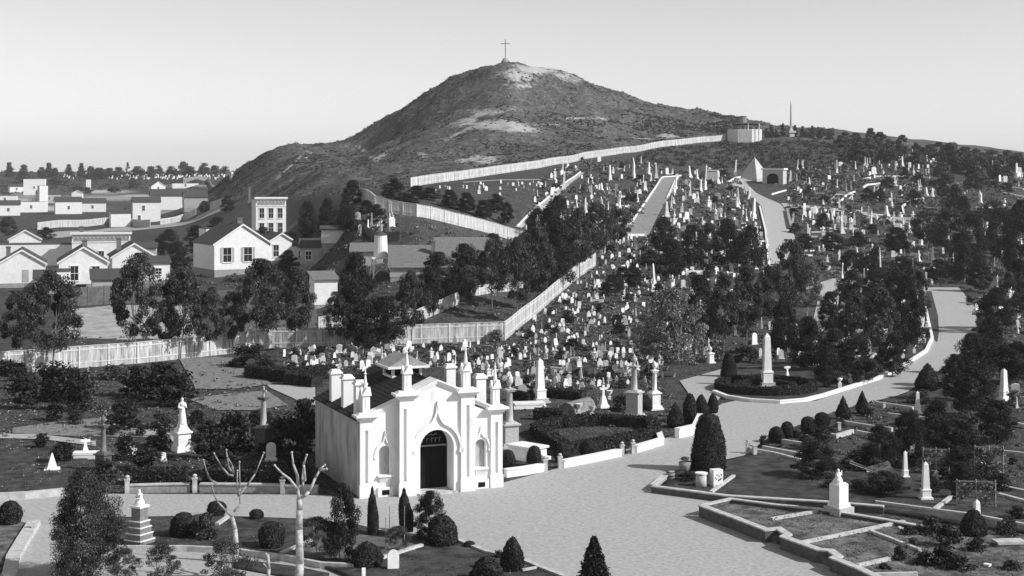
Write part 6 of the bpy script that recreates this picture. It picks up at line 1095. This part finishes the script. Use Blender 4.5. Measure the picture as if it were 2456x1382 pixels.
# ---------------------------------------------------------------- ground cover
def clumps(name, pts, m, label, cat, size, k, leaf, hfac=.8, seed=1):
    rng = np.random.default_rng(seed); P = []; N = []; LS = []
    for x, y in pts:
        p = W(x, y) if not isinstance(x, Vector) else x; R = rng.uniform(*size)*mpp(p)
        d = rng.normal(size=(k, 3)); d[:, 2] = np.abs(d[:, 2]); d /= np.linalg.norm(d, axis=1)[:, None]; r = R*rng.uniform(.45, 1.05, k)[:, None]
        P.append(np.array(p)+d*r*np.array([1, 1, hfac])); N.append(d+[0, 0, .3]); LS.append(np.full(k, leaf*mpp(p)))
    P = np.concatenate(P); V, Q = leaf_quads(P, np.concatenate(N), np.concatenate(LS), rng, .5); return tag(link(name, mesh_np(name, V, Q, m)), label, cat, None, 'stuff')
U = []
for P, n, sd_ in ((A15, 260, 15), (A1, 1500, 1), (A2, 520, 2), (A3, 520, 3), (A4, 420, 4), (A5, 1100, 5), (A8, 200, 6), (A13, 260, 7), (A14, 300, 8), (A6, 80, 9), (A12, 80, 10), (A11, 50, 11)): U += [q for q in scatter(P, n, 500+sd_) if free(*q)]
U += [q for q in scatter([(1230, 960), (1600, 930), (1640, 1010), (1570, 1030), (1290, 1020)], 160, 77)]+[q for q in scatter([(1820, 1060), (2100, 960), (2456, 960), (2456, 1230), (2100, 1200), (1900, 1150)], 420, 78)]+[q for q in scatter([(1950, 860), (2200, 700), (2200, 820), (2000, 930)], 150, 79)]
clumps('undergrowth', U, 'undergrowth', 'low weeds and bushes growing between the graves', 'undergrowth', (4, 12), 46, 3.0, .75, 3)
U2 = scatter([(0, 880), (560, 870), (640, 930), (760, 990), (770, 1150), (300, 1160), (0, 1180)], 900, 80)+scatter([(520, 760), (1000, 800), (1000, 830), (560, 850)], 150, 81)+scatter([(0, 780), (180, 800), (560, 830), (560, 850), (0, 890)], 120, 82)+scatter([(700, 560), (1100, 520), (1300, 590), (1380, 660), (1240, 770), (1000, 740), (760, 700)], 420, 83)+scatter([(360, 560), (700, 590), (700, 680), (380, 700)], 200, 84)
clumps('rough_growth', U2, 'undergrowth', 'rough grass and low scrub around the houses and left plots', 'scrub', (4, 12), 26, 3.0, .6, 4)
TF = scatter([(1740, 1110), (1990, 1120), (2240, 1150), (2456, 1190), (2456, 1250), (2110, 1205), (1760, 1190)], 520, 90)+scatter([(1830, 1060), (2030, 1000), (2300, 1000), (2456, 1080), (2200, 1130), (1900, 1100)], 420, 91)+scatter([(1250, 1000), (1570, 990), (1620, 1040), (1500, 1060), (1300, 1080)], 200, 92)+scatter([(0, 1060), (240, 1075), (420, 1090), (420, 1150), (250, 1160), (0, 1180)], 420, 93)+scatter([(0, 890), (420, 870), (520, 900), (430, 990), (0, 1000)], 400, 94)
clumps('grass_tufts', TF, 'undergrowth', 'rough tufts of grass over the plots', 'grass', (1.2, 4), 12, 1.8, .8, 11)
def on_h(pts, h): return [(W(x, y+h/mpp(W(x, y)))+Vector((0, 0, h)), 0) for x, y in pts]
clumps('grass_tufts', on_h(scatter([(1720, 1212), (1850, 1222), (2000, 1235), (2160, 1262), (2300, 1300), (2456, 1330), (2456, 1382), (2110, 1375), (2000, 1325), (1870, 1270)], 700, 95), TL), 'undergrowth', 'grass tufts and weeds on the raised terrace', 'grass', (1, 3.6), 12, 1.7, .8, 12)
clumps('grass_tufts', on_h(scatter([(280, 1250), (750, 1258), (930, 1290), (1160, 1335), (1300, 1382), (900, 1382), (760, 1352), (560, 1320), (280, 1312)], 700, 96), .16), 'undergrowth', 'short grass tufts on the front lawn', 'grass', (.8, 2.6), 12, 1.4, .8, 13)
U3 = scatter([(1500, 395), (1560, 362), (1745, 345), (2060, 335), (2456, 390), (2456, 425), (2060, 400), (1850, 412), (1640, 402)], 900, 85)
clumps('hillside_thicket', U3, 'leaf_far', 'dark thicket covering the slope below the reservoir', 'thicket', (5, 12), 34, 2.6, .8, 5)
clumps('ridge_scrub', scatter([(0, 412), (560, 408), (560, 440), (300, 455), (0, 470)], 700, 86), 'scrub', 'distant scrub along the far cemetery ridge', 'scrub', (2, 6), 14, 2.2, .7, 9)
HP = []
rq = random.Random(8)
while len(HP) < 8500:
    px = rq.uniform(500, 2000); i = int(np.searchsorted(ug, px)); Y0 = fenY[i]+10; Yc = float(np.interp(px, ug, gY))+6; Y = rq.uniform(Y0, Yc); sd0 = 0.0
    j = int(np.searchsorted(Yg, Y)); 
    if sand[i, min(j, ny-1)] > .3 and rq.random() < .8: continue
    q_ = at(px, Y); dn = float(vnoise(np.array(q_.x/17.), np.array(q_.y/17.)))*.6+float(vnoise(np.array(q_.x/6.+5), np.array(q_.y/6.)))*.4
    if dn < .5 and rq.random() < .86: continue
    HP.append((q_, 0))
clumps('hill_scrub', HP, 'scrub', 'low coastal scrub dotted over the bare hill', 'scrub', (1.3, 4.8), 12, 2.0, .65, 6)

# things that nothing tells apart share one label and one group
BYL = {}
for o in bpy.data.objects:
    if o.parent is None and o.get('label'): BYL.setdefault(o['label'], []).append(o)
for lb, os_ in BYL.items():
    if len(os_) > 1:
        for o in os_: o['group'] = lb
